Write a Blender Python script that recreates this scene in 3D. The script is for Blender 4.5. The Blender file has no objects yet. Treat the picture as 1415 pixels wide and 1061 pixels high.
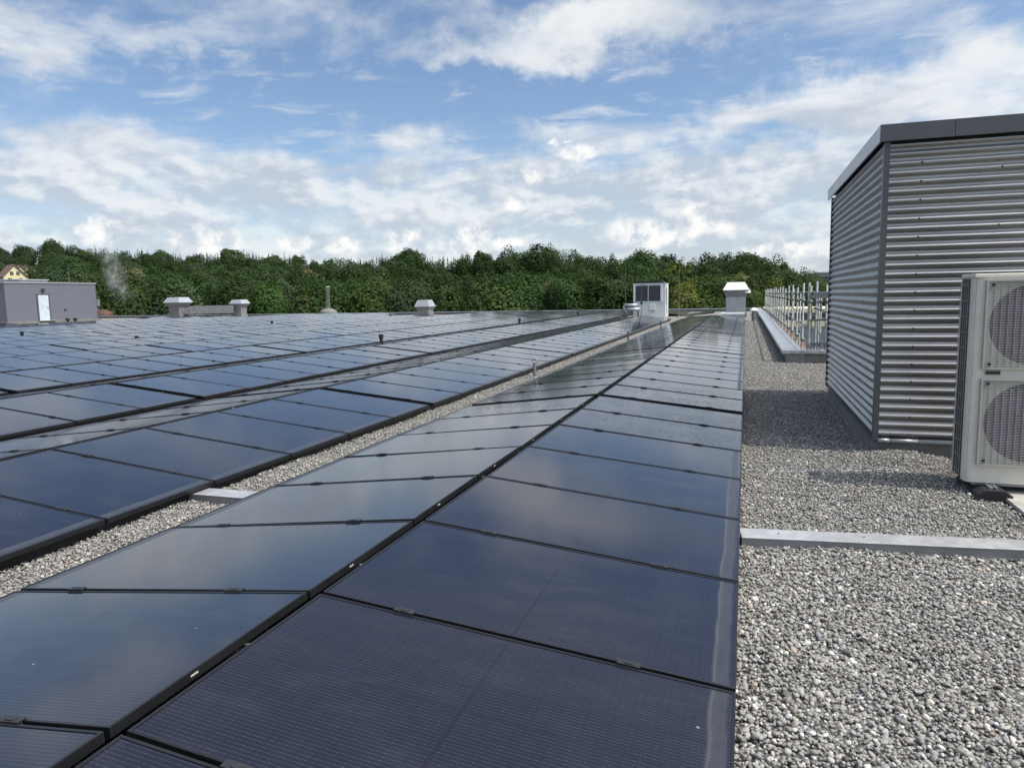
import bpy, bmesh, math, random
import numpy as np
from mathutils import Vector, Matrix

sc = bpy.context.scene
COL = sc.collection
rnd = random.Random(7)
rng = np.random.default_rng(11)
R = math.radians
PI = math.pi

# ------------------------------------------------------------------ camera
FPX, IW, IH = 1005.04, 1415.0, 1061.0
YAW, PITCH, ROLL = 0.3107, 0.1193, -0.0186
CAM = np.array([1.75505, -1.55812, 1.55273])
fw = np.array([-math.sin(YAW) * math.cos(PITCH), math.cos(YAW) * math.cos(PITCH), -math.sin(PITCH)])
r0 = np.array([math.cos(YAW), math.sin(YAW), 0.0])
u0 = np.cross(r0, fw)
RT = r0 * math.cos(ROLL) + u0 * math.sin(ROLL)
UP = -r0 * math.sin(ROLL) + u0 * math.cos(ROLL)
cam_d = bpy.data.cameras.new('camera')
cam_d.sensor_fit = 'HORIZONTAL'
cam_d.sensor_width = 36.0
cam_d.lens = 36.0 * FPX / IW
cam_d.clip_start = 0.05
cam_d.clip_end = 6000
cam = bpy.data.objects.new('camera', cam_d)
COL.objects.link(cam)
cam.matrix_world = Matrix(((RT[0], UP[0], -fw[0], CAM[0]), (RT[1], UP[1], -fw[1], CAM[1]), (RT[2], UP[2], -fw[2], CAM[2]), (0, 0, 0, 1)))
sc.camera = cam


def proj(p):
    d = np.asarray(p, float) - CAM
    w = d @ fw
    return 707.5 + FPX * (d @ RT) / w, 530.5 - FPX * (d @ UP) / w, w


def ray(u, v):
    d = fw + RT * (u - 707.5) / FPX - UP * (v - 530.5) / FPX
    return d / np.linalg.norm(d)


def azel(u, v):
    d = ray(u, v)
    return math.atan2(d[0], d[1]), math.asin(d[2])


# ------------------------------------------------------------------ light and sky
SUN_DIR = Vector((0.545, -0.06, 0.838)).normalized()
SUN_EL = math.asin(SUN_DIR.z)
SUN_AZ = math.atan2(SUN_DIR.x, SUN_DIR.y)
sun_d = bpy.data.lights.new('sun', 'SUN')
sun_d.energy = 3.4
sun_d.angle = R(0.55)
sun_d.color = (1.0, 0.935, 0.82)
sun = bpy.data.objects.new('sun', sun_d)
COL.objects.link(sun)
sun.rotation_euler = SUN_DIR.to_track_quat('Z', 'Y').to_euler()
sun.location = (20, -10, 40)
sc.view_settings.view_transform = 'Standard'
sc.view_settings.look = 'None'
sc.view_settings.exposure = 0.38
sc.view_settings.gamma = 1.0
sc.view_settings.use_curve_mapping = False

world = bpy.data.worlds.new('World')
sc.world = world
world.use_nodes = True


class G:
    """small helper for writing node graphs"""

    def __init__(s, tree):
        s.t = tree
        s.n = tree.nodes
        s.l = tree.links

    def put(s, sock, v):
        if isinstance(v, bpy.types.NodeSocket):
            s.l.new(v, sock)
        else:
            if sock.type == 'RGBA' and isinstance(v, (tuple, list)) and len(v) == 3:
                v = tuple(v) + (1,)
            sock.default_value = v

    def m(s, op, a, b=None, c=None, clamp=False):
        k = s.n.new('ShaderNodeMath')
        k.operation = op
        k.use_clamp = clamp
        s.put(k.inputs[0], a)
        if b is not None:
            s.put(k.inputs[1], b)
        if c is not None:
            s.put(k.inputs[2], c)
        return k.outputs[0]

    def vm(s, op, a, b=None, scale=None):
        k = s.n.new('ShaderNodeVectorMath')
        k.operation = op
        s.put(k.inputs[0], a)
        if b is not None:
            s.put(k.inputs[1], b)
        if scale is not None:
            s.put(k.inputs['Scale'], scale)
        return k.outputs['Value'] if op in ('LENGTH', 'DOT_PRODUCT', 'DISTANCE') else k.outputs[0]

    def sep(s, v):
        k = s.n.new('ShaderNodeSeparateXYZ')
        s.put(k.inputs[0], v)
        return k.outputs

    def comb(s, x, y, z):
        k = s.n.new('ShaderNodeCombineXYZ')
        for i, a in enumerate((x, y, z)):
            s.put(k.inputs[i], a)
        return k.outputs[0]

    def noise(s, v, scale, detail=4, rough=0.5, dist=0.0, color=False):
        k = s.n.new('ShaderNodeTexNoise')
        if v is not None:
            s.put(k.inputs['Vector'], v)
        s.put(k.inputs['Scale'], scale)
        s.put(k.inputs['Detail'], detail)
        s.put(k.inputs['Roughness'], rough)
        s.put(k.inputs['Distortion'], dist)
        return k.outputs['Color' if color else 'Fac']

    def vor(s, v, scale, out='Distance', feature='F1', rand=1.0):
        k = s.n.new('ShaderNodeTexVoronoi')
        k.feature = feature
        if v is not None:
            s.put(k.inputs['Vector'], v)
        s.put(k.inputs['Scale'], scale)
        s.put(k.inputs['Randomness'], rand)
        return k.outputs[out]

    def ss(s, x, a, b, lo=0.0, hi=1.0):
        k = s.n.new('ShaderNodeMapRange')
        k.interpolation_type = 'SMOOTHSTEP'
        s.put(k.inputs['Value'], x)
        s.put(k.inputs['From Min'], a)
        s.put(k.inputs['From Max'], b)
        s.put(k.inputs['To Min'], lo)
        s.put(k.inputs['To Max'], hi)
        return k.outputs[0]

    def mix(s, f, a, b, mode='MIX'):
        k = s.n.new('ShaderNodeMix')
        k.data_type = 'RGBA'
        k.blend_type = mode
        s.put(k.inputs[0], f)
        s.put(k.inputs[6], a)
        s.put(k.inputs[7], b)
        return k.outputs[2]

    def ramp(s, f, stops):
        k = s.n.new('ShaderNodeValToRGB')
        e = k.color_ramp.elements
        while len(e) < len(stops):
            e.new(0.5)
        for q, (p, c) in zip(e, stops):
            q.position = p
            q.color = tuple(c) + (1,)
        s.put(k.inputs[0], f)
        return k.outputs[0]

    def bump(s, h, strength=0.3, dist=0.01, normal=None):
        k = s.n.new('ShaderNodeBump')
        s.put(k.inputs['Height'], h)
        k.inputs['Strength'].default_value = strength
        k.inputs['Distance'].default_value = dist
        if normal is not None:
            s.put(k.inputs['Normal'], normal)
        return k.outputs[0]


def build_sky():
    g = G(world.node_tree)
    g.n.clear()
    out = g.n.new('ShaderNodeOutputWorld')
    bg = g.n.new('ShaderNodeBackground')
    g.l.new(bg.outputs[0], out.inputs[0])
    sky = g.n.new('ShaderNodeTexSky')
    sky.sky_type = 'NISHITA'
    sky.sun_disc = False
    sky.sun_elevation = SUN_EL
    sky.sun_rotation = SUN_AZ
    sky.altitude = 450
    sky.air_density = 1.0
    sky.dust_density = 0.6
    sky.ozone_density = 1.6
    tc = g.n.new('ShaderNodeTexCoord')
    d = tc.outputs['Generated']
    x, y, z = g.sep(d)
    az = g.m('ARCTAN2', x, y)
    el = g.m('ARCSINE', z)
    # a flat sheet of cloud seen in perspective
    zz = g.m('ADD', g.m('MAXIMUM', z, 0.0), 0.075)
    p = g.comb(g.m('DIVIDE', x, zz), g.m('DIVIDE', y, zz), 0.0)
    n1 = g.noise(p, 1.15, 9, 0.60, 0.35)
    n1b = g.noise(g.vm('ADD', p, (7.3, 2.1, 0)), 0.45, 3, 0.5)
    # wobble for the edges of single clouds
    w = g.noise(d, 14.0, 6, 0.6, 0.0, color=True)
    w = g.vm('SUBTRACT', w, (0.5, 0.5, 0.5))
    wx, wy, wz = g.sep(w)
    w2 = g.noise(d, 55.0, 5, 0.65, 0.0, color=True)
    w2x, w2y, w2z = g.sep(g.vm('SUBTRACT', w2, (0.5, 0.5, 0.5)))

    def blob(u, v, ru, rv, wob=0.10, fine=0.0):
        a, e = azel(u, v)
        dx = g.m('SUBTRACT', az, a)
        dy = g.m('SUBTRACT', el, e)
        dx = g.m('MULTIPLY_ADD', wx, wob, dx)
        dy = g.m('MULTIPLY_ADD', wy, wob * 0.7, dy)
        if fine:
            dx = g.m('MULTIPLY_ADD', w2x, fine, dx)
            dy = g.m('MULTIPLY_ADD', w2y, fine, dy)
        dx = g.m('MULTIPLY', dx, FPX / ru)
        dy = g.m('MULTIPLY', dy, FPX / rv)
        q = g.m('ADD', g.m('MULTIPLY', dx, dx), g.m('MULTIPLY', dy, dy))
        return q

    def soft(q):
        return g.m('POWER', 2.718, g.m('MULTIPLY', q, -1.0))

    bias = 0.0
    for (u, v, ru, rv, amp) in [
        (40, 80, 110, 34, .17), (170, 35, 130, 34, .10), (340, 60, 190, 48, .15), (500, 15, 160, 22, .10), (775, 68, 115, 42, .27), (860, 20, 120, 25, .16), (640, 78, 70, 20, .16),
        (1080, 150, 190, 30, .17), (1290, 110, 200, 50, .13), (1000, 25, 150, 22, .10), (1330, 30, 120, 40, .05), (1150, 75, 120, 20, -.06), (940, 160, 50, 16, -.08), (1210, 190, 120, 14, -.08), (265, 168, 100, 20, .13), (820, 255, 320, 55, .20),
        (120, 185, 120, 20, .06), (760, 178, 70, 16, .09), (530, 190, 60, 14, .06), (430, 138, 40, 10, .08), (740, 138, 50, 10, .09), (200, 130, 50, 10, .07),
        (70, 235, 160, 35, .14), (330, 250, 220, 45, .10), (1080, 255, 200, 45, .14), (1330, 130, 200, 60, .10),
        (230, 118, 300, 26, -.14), (620, 125, 260, 40, -.20), (1000, 150, 90, 30, -.06), (590, 40, 60, 30, -.12), (180, 20, 60, 18, -.05), (950, 80, 60, 25, -.05),
        (990, 195, 130, 16, -.10), (480, 180, 200, 14, -.04), (560, 225, 120, 18, -.05), (900, 160, 60, 24, -.06),
    ]:
        b = g.m('MULTIPLY', soft(blob(u, v, ru, rv, .16)), amp)
        bias = g.m('ADD', bias, b)
    f1 = g.m('ADD', g.m('MULTIPLY_ADD', n1b, 0.20, n1), bias)
    # overhead, out of the photograph, a thinner and more even sheet
    over = g.ss(el, R(21.0), R(29.0))
    f1 = g.m('ADD', f1, g.m('MULTIPLY', over, g.m('MULTIPLY_ADD', g.m('SUBTRACT', 0.725, f1), 0.955, 0.0)))
    d1 = g.m('MULTIPLY', g.ss(f1, 0.60, 0.90), g.ss(el, R(6.5), R(11.5), 0.15, 0.92))
    # heaped bank of cloud lower down
    q = g.comb(g.m('MULTIPLY', az, 1.0), g.m('MULTIPLY', el, 1.9), 0.37)
    n2 = g.noise(q, 8.0, 10, 0.56, 0.15)
    n2b = g.noise(q, 3.2, 3, 0.5)
    f2 = g.m('ADD', g.m('MULTIPLY_ADD', n2b, 0.45, n2), g.m('MULTIPLY', bias, 0.9))
    f2 = g.m('ADD', f2, g.m('MULTIPLY', g.ss(el, R(14.5), R(8.5)), 0.24))
    d2 = g.m('MULTIPLY', g.ss(f2, 0.83, 1.18), 0.86)
    # hazy veil towards the skyline
    d3 = g.ss(el, R(10.0), R(3.0), 0.0, 0.70)
    # thin wisps in the blue
    nw = g.noise(g.vm('MULTIPLY', p, (1.0, 1.5, 1.0)), 3.3, 8, 0.60, 0.5)
    nwb = g.noise(g.vm('ADD', p, (3.1, 9.2, 0)), 0.9, 3, 0.5)
    d4 = g.m('MULTIPLY', g.ss(g.m('MULTIPLY_ADD', nwb, 0.5, nw), 0.76, 1.0), g.ss(el, R(6.0), R(9.0), 0.0, 0.55))
    d1 = g.m('MAXIMUM', d1, g.m('MULTIPLY', d4, g.ss(el, R(34), R(24))))
    keep = g.m('MULTIPLY', g.m('MULTIPLY', g.m('SUBTRACT', 1.0, d1), g.m('SUBTRACT', 1.0, d2)), g.m('SUBTRACT', 1.0, d3))
    dens = g.m('SUBTRACT', 1.0, keep)
    # light and grey parts: the side towards the sun is bright, cores are grey
    n3 = g.noise(g.vm('ADD', p, (1.7, 4.2, 2.0)), 1.7, 9, 0.60, 0.4)
    q2 = g.vm('ADD', q, (0.010, 0.016, 0.0))
    n2s = g.noise(q2, 8.0, 8, 0.56, 0.15)
    edge = g.m('SUBTRACT', n2, n2s)
    n4 = g.noise(g.vm('ADD', q, (0.3, -0.2, 0.4)), 6.0, 7, 0.60, 0.2)
    up = g.ss(el, R(8.0), R(13.0))
    litlo = g.m('ADD', g.m('MULTIPLY', n4, 0.75), g.m('MULTIPLY_ADD', edge, 1.5, 0.13))
    lit = g.m('ADD', g.m('MULTIPLY', up, g.m('ADD', n3, 0.07)), g.m('MULTIPLY', g.m('SUBTRACT', 1.0, up), litlo))
    lit = g.ss(lit, 0.40, 0.66)
    lit = g.m('ADD', lit, g.m('MULTIPLY', over, g.m('MULTIPLY', g.m('SUBTRACT', 0.45, lit), 0.85)))
    ccol = g.mix(lit, (0.42, 0.47, 0.54), (0.66, 0.68, 0.695))
    skyc = g.vm('SCALE', sky.outputs[0], scale=0.104)
    skyc = g.mix(1.0, skyc, (0.97, 1.0, 1.03), 'MULTIPLY')
    c = g.mix(dens, skyc, ccol)
    c = g.vm('ADD', c, g.vm('SCALE', (1.0, 1.0, 1.0), scale=g.ss(el, R(44), R(66), 0.0, 0.17)))  # zenith brightness added out of view, lifts the upper corrugated wall
    # bright haze round the sun, added out of view to light the wall ribs
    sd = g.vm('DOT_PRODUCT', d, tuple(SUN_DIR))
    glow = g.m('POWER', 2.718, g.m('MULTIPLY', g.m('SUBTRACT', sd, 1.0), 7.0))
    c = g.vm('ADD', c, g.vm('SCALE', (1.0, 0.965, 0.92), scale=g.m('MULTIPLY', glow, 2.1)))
    # sunlit cumulus heads on the skyline and the bright top of the big cloud
    hd = 0.0
    for (u, v, ru, rv) in [(15, 326, 16, 11), (132, 316, 30, 17), (120, 330, 40, 12), (258, 334, 20, 15), (303, 328, 30, 18), (285, 342, 50, 9), (410, 334, 26, 11), (480, 342, 26, 12), (558, 328, 25, 18), (565, 345, 34, 11), (652, 324, 24, 19), (640, 342, 34, 10),
                           (700, 335, 30, 10), (738, 246, 18, 16), (705, 286, 16, 13), (800, 212, 34, 9), (885, 320, 50, 18), (910, 330, 64, 14), (965, 300, 32, 22), (975, 318, 46, 14), (772, 198, 16, 5), (1075, 345, 60, 12)]:
        q = blob(u, v, ru, rv, .035, .022)
        hd = g.m('MAXIMUM', hd, g.ss(q, 1.3, 0.15))
    tex = g.noise(d, 38.0, 7, 0.62)
    hcol = g.mix(g.ss(tex, 0.36, 0.62), (0.46, 0.51, 0.58), (0.84, 0.83, 0.80))
    c = g.mix(g.m('MULTIPLY', hd, g.ss(tex, 0.30, 0.52, 0.30, 0.82)), c, hcol)
    # below the horizon: the far land
    c = g.mix(g.ss(z, 0.0, -0.02), c, (0.10, 0.12, 0.10))
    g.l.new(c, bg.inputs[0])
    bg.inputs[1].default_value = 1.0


build_sky()
world.cycles.sampling_method = 'MANUAL'
world.cycles.sample_map_resolution = 512


# ------------------------------------------------------------------ materials
def new_mat(name):
    m = bpy.data.materials.new(name)
    m.use_nodes = True
    g = G(m.node_tree)
    b = g.n['Principled BSDF']
    return m, g, b


def setp(g, b, **kw):
    names = {'color': 'Base Color', 'rough': 'Roughness', 'metal': 'Metallic', 'normal': 'Normal', 'spec': 'Specular IOR Level', 'coat': 'Coat Weight', 'coat_rough': 'Coat Roughness', 'ior': 'IOR'}
    for k, v in kw.items():
        g.put(b.inputs[names[k]], v)


def objco(g):
    return g.n.new('ShaderNodeTexCoord').outputs['Object']


def simple(name, color, rough=0.5, metal=0.0, var=0.12, scale=3.0, bump=0.0, bscale=60.0):
    """a plain surface with a little wear and unevenness"""
    m, g, b = new_mat(name)
    co = objco(g)
    n = g.noise(co, scale, 5, 0.6)
    lo = tuple(c * (1 - var) for c in color)
    hi = tuple(min(1, c * (1 + var)) for c in color)
    c = g.mix(g.ss(n, 0.3, 0.7), lo, hi)
    setp(g, b, color=c, metal=metal, rough=g.ss(g.noise(co, scale * 4, 4), 0.2, 0.8, rough * 0.85, min(1, rough * 1.15)))
    if bump:
        setp(g, b, normal=g.bump(g.noise(co, bscale, 4), bump, 0.005))
    return m


M = {}
M['frame'] = simple('black_anodised_frame', (0.018, 0.019, 0.022), 0.38, 0.35, 0.2)
M['clamp'] = simple('dark_clamp', (0.035, 0.037, 0.04), 0.45, 0.4, 0.2)
M['sticker'] = simple('pale_sticker', (0.42, 0.42, 0.40), 0.5, 0, 0.25, 200)
M['galv'] = simple('galvanised_steel', (0.46, 0.47, 0.48), 0.40, 0.45, 0.14, 9.0, 0.05, 40)
M['galv_dull'] = simple('weathered_zinc', (0.25, 0.25, 0.25), 0.55, 0.45, 0.15, 4.0)
M['galv_wet'] = simple('rain_wet_zinc', (0.58, 0.60, 0.62), 0.26, 0.75, 0.2, 7.0)
M['scaff'] = simple('scaffold_tube', (0.18, 0.20, 0.20), 0.55, 0.2, 0.25, 12)
M['hood'] = simple('pale_hood_metal', (0.38, 0.405, 0.435), 0.42, 0.30, 0.06, 3)
M['hood_white'] = simple('white_hood', (0.80, 0.81, 0.81), 0.45, 0.0, 0.04, 3)
M['white'] = simple('white_enamel', (0.60, 0.63, 0.625), 0.4, 0.0, 0.05, 2)
M['acwhite'] = simple('ivory_enamel', (0.67, 0.64, 0.55), 0.42, 0.0, 0.07, 3, 0.02, 300)
M['anth'] = simple('anthracite_trim', (0.095, 0.098, 0.105), 0.42, 0.25, 0.06, 2)
M['trim_light'] = simple('pale_trim', (0.42, 0.43, 0.44), 0.35, 0.6, 0.06, 2)
M['plinth'] = simple('plinth_membrane', (0.17, 0.165, 0.155), 0.75, 0.0, 0.15, 5, 0.1, 40)
M['black'] = simple('black_rubber', (0.012, 0.012, 0.013), 0.7, 0, 0.2)
M['dark'] = simple('dark_louvre', (0.045, 0.047, 0.055), 0.55, 0.2, 0.2, 6)
M['fan'] = simple('fan_blade', (0.052, 0.036, 0.115), 0.5, 0.0, 0.2, 6)
M['fancell'] = simple('fan_housing', (0.036, 0.025, 0.085), 0.6, 0.0, 0.2, 6)
M['shroud'] = simple('fan_shroud', (0.42, 0.42, 0.38), 0.5, 0.0, 0.08)
M['grille'] = simple('grille_wire', (0.40, 0.39, 0.35), 0.45, 0.15, 0.1)
M['coil'] = simple('coil_fins', (0.10, 0.11, 0.125), 0.5, 0.5, 0.25, 30)
M['conc'] = simple('concrete_paver', (0.36, 0.35, 0.32), 0.85, 0.0, 0.18, 12, 0.25, 120)
M['greywall'] = None
M['cream'] = simple('cream_render', (0.66, 0.60, 0.38), 0.85, 0, 0.06)
M['tile'] = simple('brown_roof_tile', (0.135, 0.085, 0.065), 0.8, 0, 0.25, 1.2)
M['win'] = simple('dark_window', (0.06, 0.06, 0.065), 0.2, 0, 0.2)
M['stonechim'] = simple('chimney_stone', (0.50, 0.45, 0.37), 0.85, 0, 0.12)
M['beige'] = simple('beige_facade', (0.72, 0.62, 0.42), 0.8, 0, 0.06, .4)
M['bandglass'] = simple('band_window', (0.05, 0.065, 0.09), 0.15, 0, 0.3, .3)
M['plank'] = simple('scaffold_plank', (0.15, 0.092, 0.06), 0.8, 0, 0.35, 3)
M['rust'] = simple('red_primer', (0.42, 0.09, 0.05), 0.7, 0, 0.2)
M['yard'] = simple('yard_ground', (0.12, 0.115, 0.105), 0.95, 0, 0.35, .15)
M['trunk'] = simple('bark', (0.07, 0.055, 0.04), 0.9, 0, 0.3, 2)
M['soil'] = simple('hill_grass', (0.035, 0.06, 0.018), 0.95, 0, 0.4, .1)
M['brick'] = simple('red_brown_sheet', (0.065, 0.03, 0.022), 0.7, 0, 0.2, 1)
M['door'] = simple('pale_door', (0.50, 0.58, 0.64), 0.45, 0.1, 0.08, 2.5)
M['farroof'] = simple('far_grey', (0.25, 0.26, 0.27), 0.7, 0, 0.1)


def corr_mat():
    m, g, b = new_mat('corrugated_aluminium')
    co = objco(g)
    n = g.noise(g.vm('MULTIPLY', co, (1, 1, 6)), 1.3, 5, 0.6)
    n2 = g.noise(g.vm('MULTIPLY', co, (4, 4, 60)), 2.0, 4, 0.6)
    c = g.mix(g.ss(n, 0.3, 0.7), (0.30, 0.30, 0.298), (0.37, 0.37, 0.367))
    setp(g, b, color=c, metal=0.95, rough=g.ss(n2, 0.25, 0.75, 0.33, 0.40))
    return m


M['corr'] = corr_mat()


def greywall_mat():
    m, g, b = new_mat('grey_lap_cladding')
    co = objco(g)
    n = g.noise(g.vm('MULTIPLY', co, (.3, .3, 4)), 3.0, 4)
    setp(g, b, color=g.mix(n, (0.135, 0.14, 0.165), (0.18, 0.185, 0.21)), rough=0.5, metal=0.3)
    return m


M['greywall'] = greywall_mat()


def glass_mat(name, dusty=False, wet=False, far=False):
    m, g, b = new_mat(name)
    co = objco(g)
    x, y, z = g.sep(co)
    oi = g.n.new('ShaderNodeObjectInfo')
    base = g.mix(g.noise(co, 2.0, 3), (0.0055, 0.0065, 0.0150), (0.0080, 0.0088, 0.0190))
    if not far:
        # fine wires along the long side, in short dashes with solder pads
        fy = g.m('ABSOLUTE', g.m('SUBTRACT', g.m('FRACT', g.m('ADD', g.m('DIVIDE', y, 0.0173), 0.5)), 0.5))
        line = g.ss(fy, 0.080, 0.035)
        cell = g.m('ABSOLUTE', g.m('SUBTRACT', g.m('FRACT', g.m('DIVIDE', x, 0.0838)), 0.5))
        gap = g.ss(cell, 0.475, 0.49)
        pad = g.m('ABSOLUTE', g.m('SUBTRACT', g.m('FRACT', g.m('DIVIDE', x, 0.0279)), 0.5))
        padm = g.ss(pad, 0.16, 0.10)
        wob = g.noise(g.vm('MULTIPLY', co, (9, 60, 1)), 1.0, 3)
        la = g.m('MULTIPLY', line, g.m('MULTIPLY_ADD', padm, 0.28, 0.30))
        la = g.m('MULTIPLY', la, g.ss(wob, 0.3, 0.65, 0.45, 1.1))
        base = g.mix(la, base, (0.085, 0.09, 0.125))
        base = g.mix(g.m('MULTIPLY', gap, 0.2), base, (0.035, 0.035, 0.045))
        fy2 = g.m('ABSOLUTE', g.m('SUBTRACT', g.m('FRACT', g.m('DIVIDE', y, 0.171)), 0.5))
        base = g.mix(g.m('MULTIPLY', g.ss(fy2, 0.488, 0.494), 0.5), base, (0.004, 0.004, 0.008))
        mid = g.ss(g.m('ABSOLUTE', x), 0.011, 0.008)
        base = g.mix(g.m('MULTIPLY', mid, 0.85), base, (0.006, 0.006, 0.012))
    # thin dust, smears and specks
    sm = g.noise(g.vm('ADD', g.vm('MULTIPLY', co, (1.3, 3.0, 1)), g.comb(g.m('MULTIPLY', oi.outputs['Random'], 40.0), 0, 0)), 1.6, 6, 0.62, 0.6)
    base = g.mix(g.ss(sm, 0.42, 0.85, 0.0, 0.035), base, (0.30, 0.30, 0.29))
    spk = g.vor(g.vm('ADD', co, g.comb(g.m('MULTIPLY', oi.outputs['Random'], 17.0), g.m('MULTIPLY', oi.outputs['Random'], 9.0), 0)), 3.2)
    base = g.mix(g.ss(spk, 0.022, 0.012, 0.0, 0.55), base, (0.42, 0.42, 0.40))
    rough = g.ss(sm, 0.3, 0.8, 0.085, 0.135)
    if dusty:
        # dried tide mark along the low edge
        wv = g.m('MULTIPLY', g.m('SUBTRACT', g.noise(g.comb(0, g.m('MULTIPLY', y, 2.2), g.m('MULTIPLY', oi.outputs['Random'], 30)), 1.0, 3), 0.5), 0.035)
        xe = g.m('ADD', g.m('SUBTRACT', 0.8629, x), wv)
        band = g.m('MULTIPLY', g.ss(xe, 0.022, 0.034), g.ss(xe, 0.098, 0.080))
        yend = g.ss(g.m('ABSOLUTE', y), 0.512, 0.495)
        rim = g.m('MULTIPLY', g.ss(xe, 0.072, 0.082), g.ss(xe, 0.098, 0.088))
        st = g.noise(g.vm('MULTIPLY', co, (14, 3, 1)), 2.0, 5)
        k = g.m('MULTIPLY', g.m('MULTIPLY', band, yend), g.m('ADD', g.m('MULTIPLY_ADD', rim, 0.05, 0.01), g.m('MULTIPLY', st, 0.055)))
        base = g.mix(k, base, (0.50, 0.52, 0.54))
        rough = g.m('MULTIPLY_ADD', g.m('MULTIPLY', band, yend), 0.25, rough)
    setp(g, b, color=base, rough=rough, ior=1.55)
    nrm = None
    if wet:
        v = g.vor(co, 34.0)
        v2 = g.vor(co, 15.0)
        h = g.m('ADD', g.ss(v, 0.34, 0.10), g.ss(v2, 0.30, 0.08))
        patch = g.ss(g.noise(co, 2.3, 3), 0.38, 0.58)
        nrm = g.bump(g.m('MULTIPLY', h, patch), 0.35, 0.004)
        setp(g, b, normal=nrm)
    else:
        setp(g, b, normal=g.bump(g.noise(co, 1.4, 2), 0.012, 0.05))
    return m


M['glass'] = glass_mat('panel_glass')
M['glass_dusty'] = glass_mat('panel_glass_dusty', dusty=True)
M['glass_wet'] = glass_mat('panel_glass_wet', dusty=False, wet=True)
M['glass_far'] = glass_mat('panel_glass_plain', far=True)


def gravel_mat():
    m, g, b = new_mat('gravel_bed')
    co = objco(g)
    cells = g.vor(co, 46.0, 'Color')
    dist = g.vor(co, 46.0, 'Distance')
    h, s, v = g.sep(cells)
    c = g.ramp(h, [(0.0, (0.11, 0.107, 0.10)), (0.35, (0.24, 0.235, 0.22)), (0.65, (0.34, 0.33, 0.31)), (0.9, (0.46, 0.445, 0.42)), (1.0, (0.60, 0.585, 0.55))])
    big = g.noise(co, 0.9, 5, 0.6)
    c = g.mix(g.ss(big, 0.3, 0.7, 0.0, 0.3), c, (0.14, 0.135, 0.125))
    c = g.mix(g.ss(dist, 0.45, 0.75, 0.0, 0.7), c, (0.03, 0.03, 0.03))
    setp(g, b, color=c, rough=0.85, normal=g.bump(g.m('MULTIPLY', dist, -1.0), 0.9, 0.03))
    return m


M['gravel'] = gravel_mat()


def stone_mat():
    m, g, b = new_mat('river_stone')
    a = g.n.new('ShaderNodeAttribute')
    a.attribute_name = 'tint'
    co = objco(g)
    n = g.noise(co, 130.0, 4, 0.65)
    c = g.mix(g.ss(n, 0.3, 0.75, 0.0, 0.35), a.outputs['Color'], g.vm('SCALE', a.outputs['Color'], scale=0.55))
    setp(g, b, color=c, rough=0.72)
    return m


M['stone'] = stone_mat()


def leaf_mat():
    m, g, b = new_mat('leaf')
    oi = g.n.new('ShaderNodeObjectInfo')
    co = objco(g)
    n = g.noise(co, 0.55, 3, 0.6)
    n2 = g.noise(co, 2.6, 2, 0.6)
    c = oi.outputs['Color']
    c = g.mix(g.ss(n, 0.35, 0.68), g.vm('MULTIPLY', c, (0.74, 0.76, 0.78)), g.vm('MULTIPLY', c, (1.24, 1.2, 1.04)))
    c = g.mix(g.ss(n2, 0.4, 0.7, 0.0, 0.3), c, g.vm('MULTIPLY', c, (1.28, 1.18, 0.9)))
    hs = g.n.new('ShaderNodeHueSaturation')
    g.put(hs.inputs['Color'], c)
    g.put(hs.inputs['Hue'], g.m('MULTIPLY_ADD', oi.outputs['Random'], 0.03, 0.485))
    g.put(hs.inputs['Value'], g.m('MULTIPLY_ADD', oi.outputs['Random'], 0.35, 0.82))
    setp(g, b, color=hs.outputs[0], rough=0.65, spec=0.10)
    tr = g.n.new('ShaderNodeBsdfTranslucent')
    g.put(tr.inputs[0], g.vm('MULTIPLY', hs.outputs[0], (1.1, 1.25, 0.6)))
    mx = g.n.new('ShaderNodeMixShader')
    mx.inputs[0].default_value = 0.28
    g.l.new(b.outputs[0], mx.inputs[1])
    g.l.new(tr.outputs[0], mx.inputs[2])
    g.l.new(mx.outputs[0], g.n['Material Output'].inputs[0])
    return m


M['leaf'] = leaf_mat()


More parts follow.
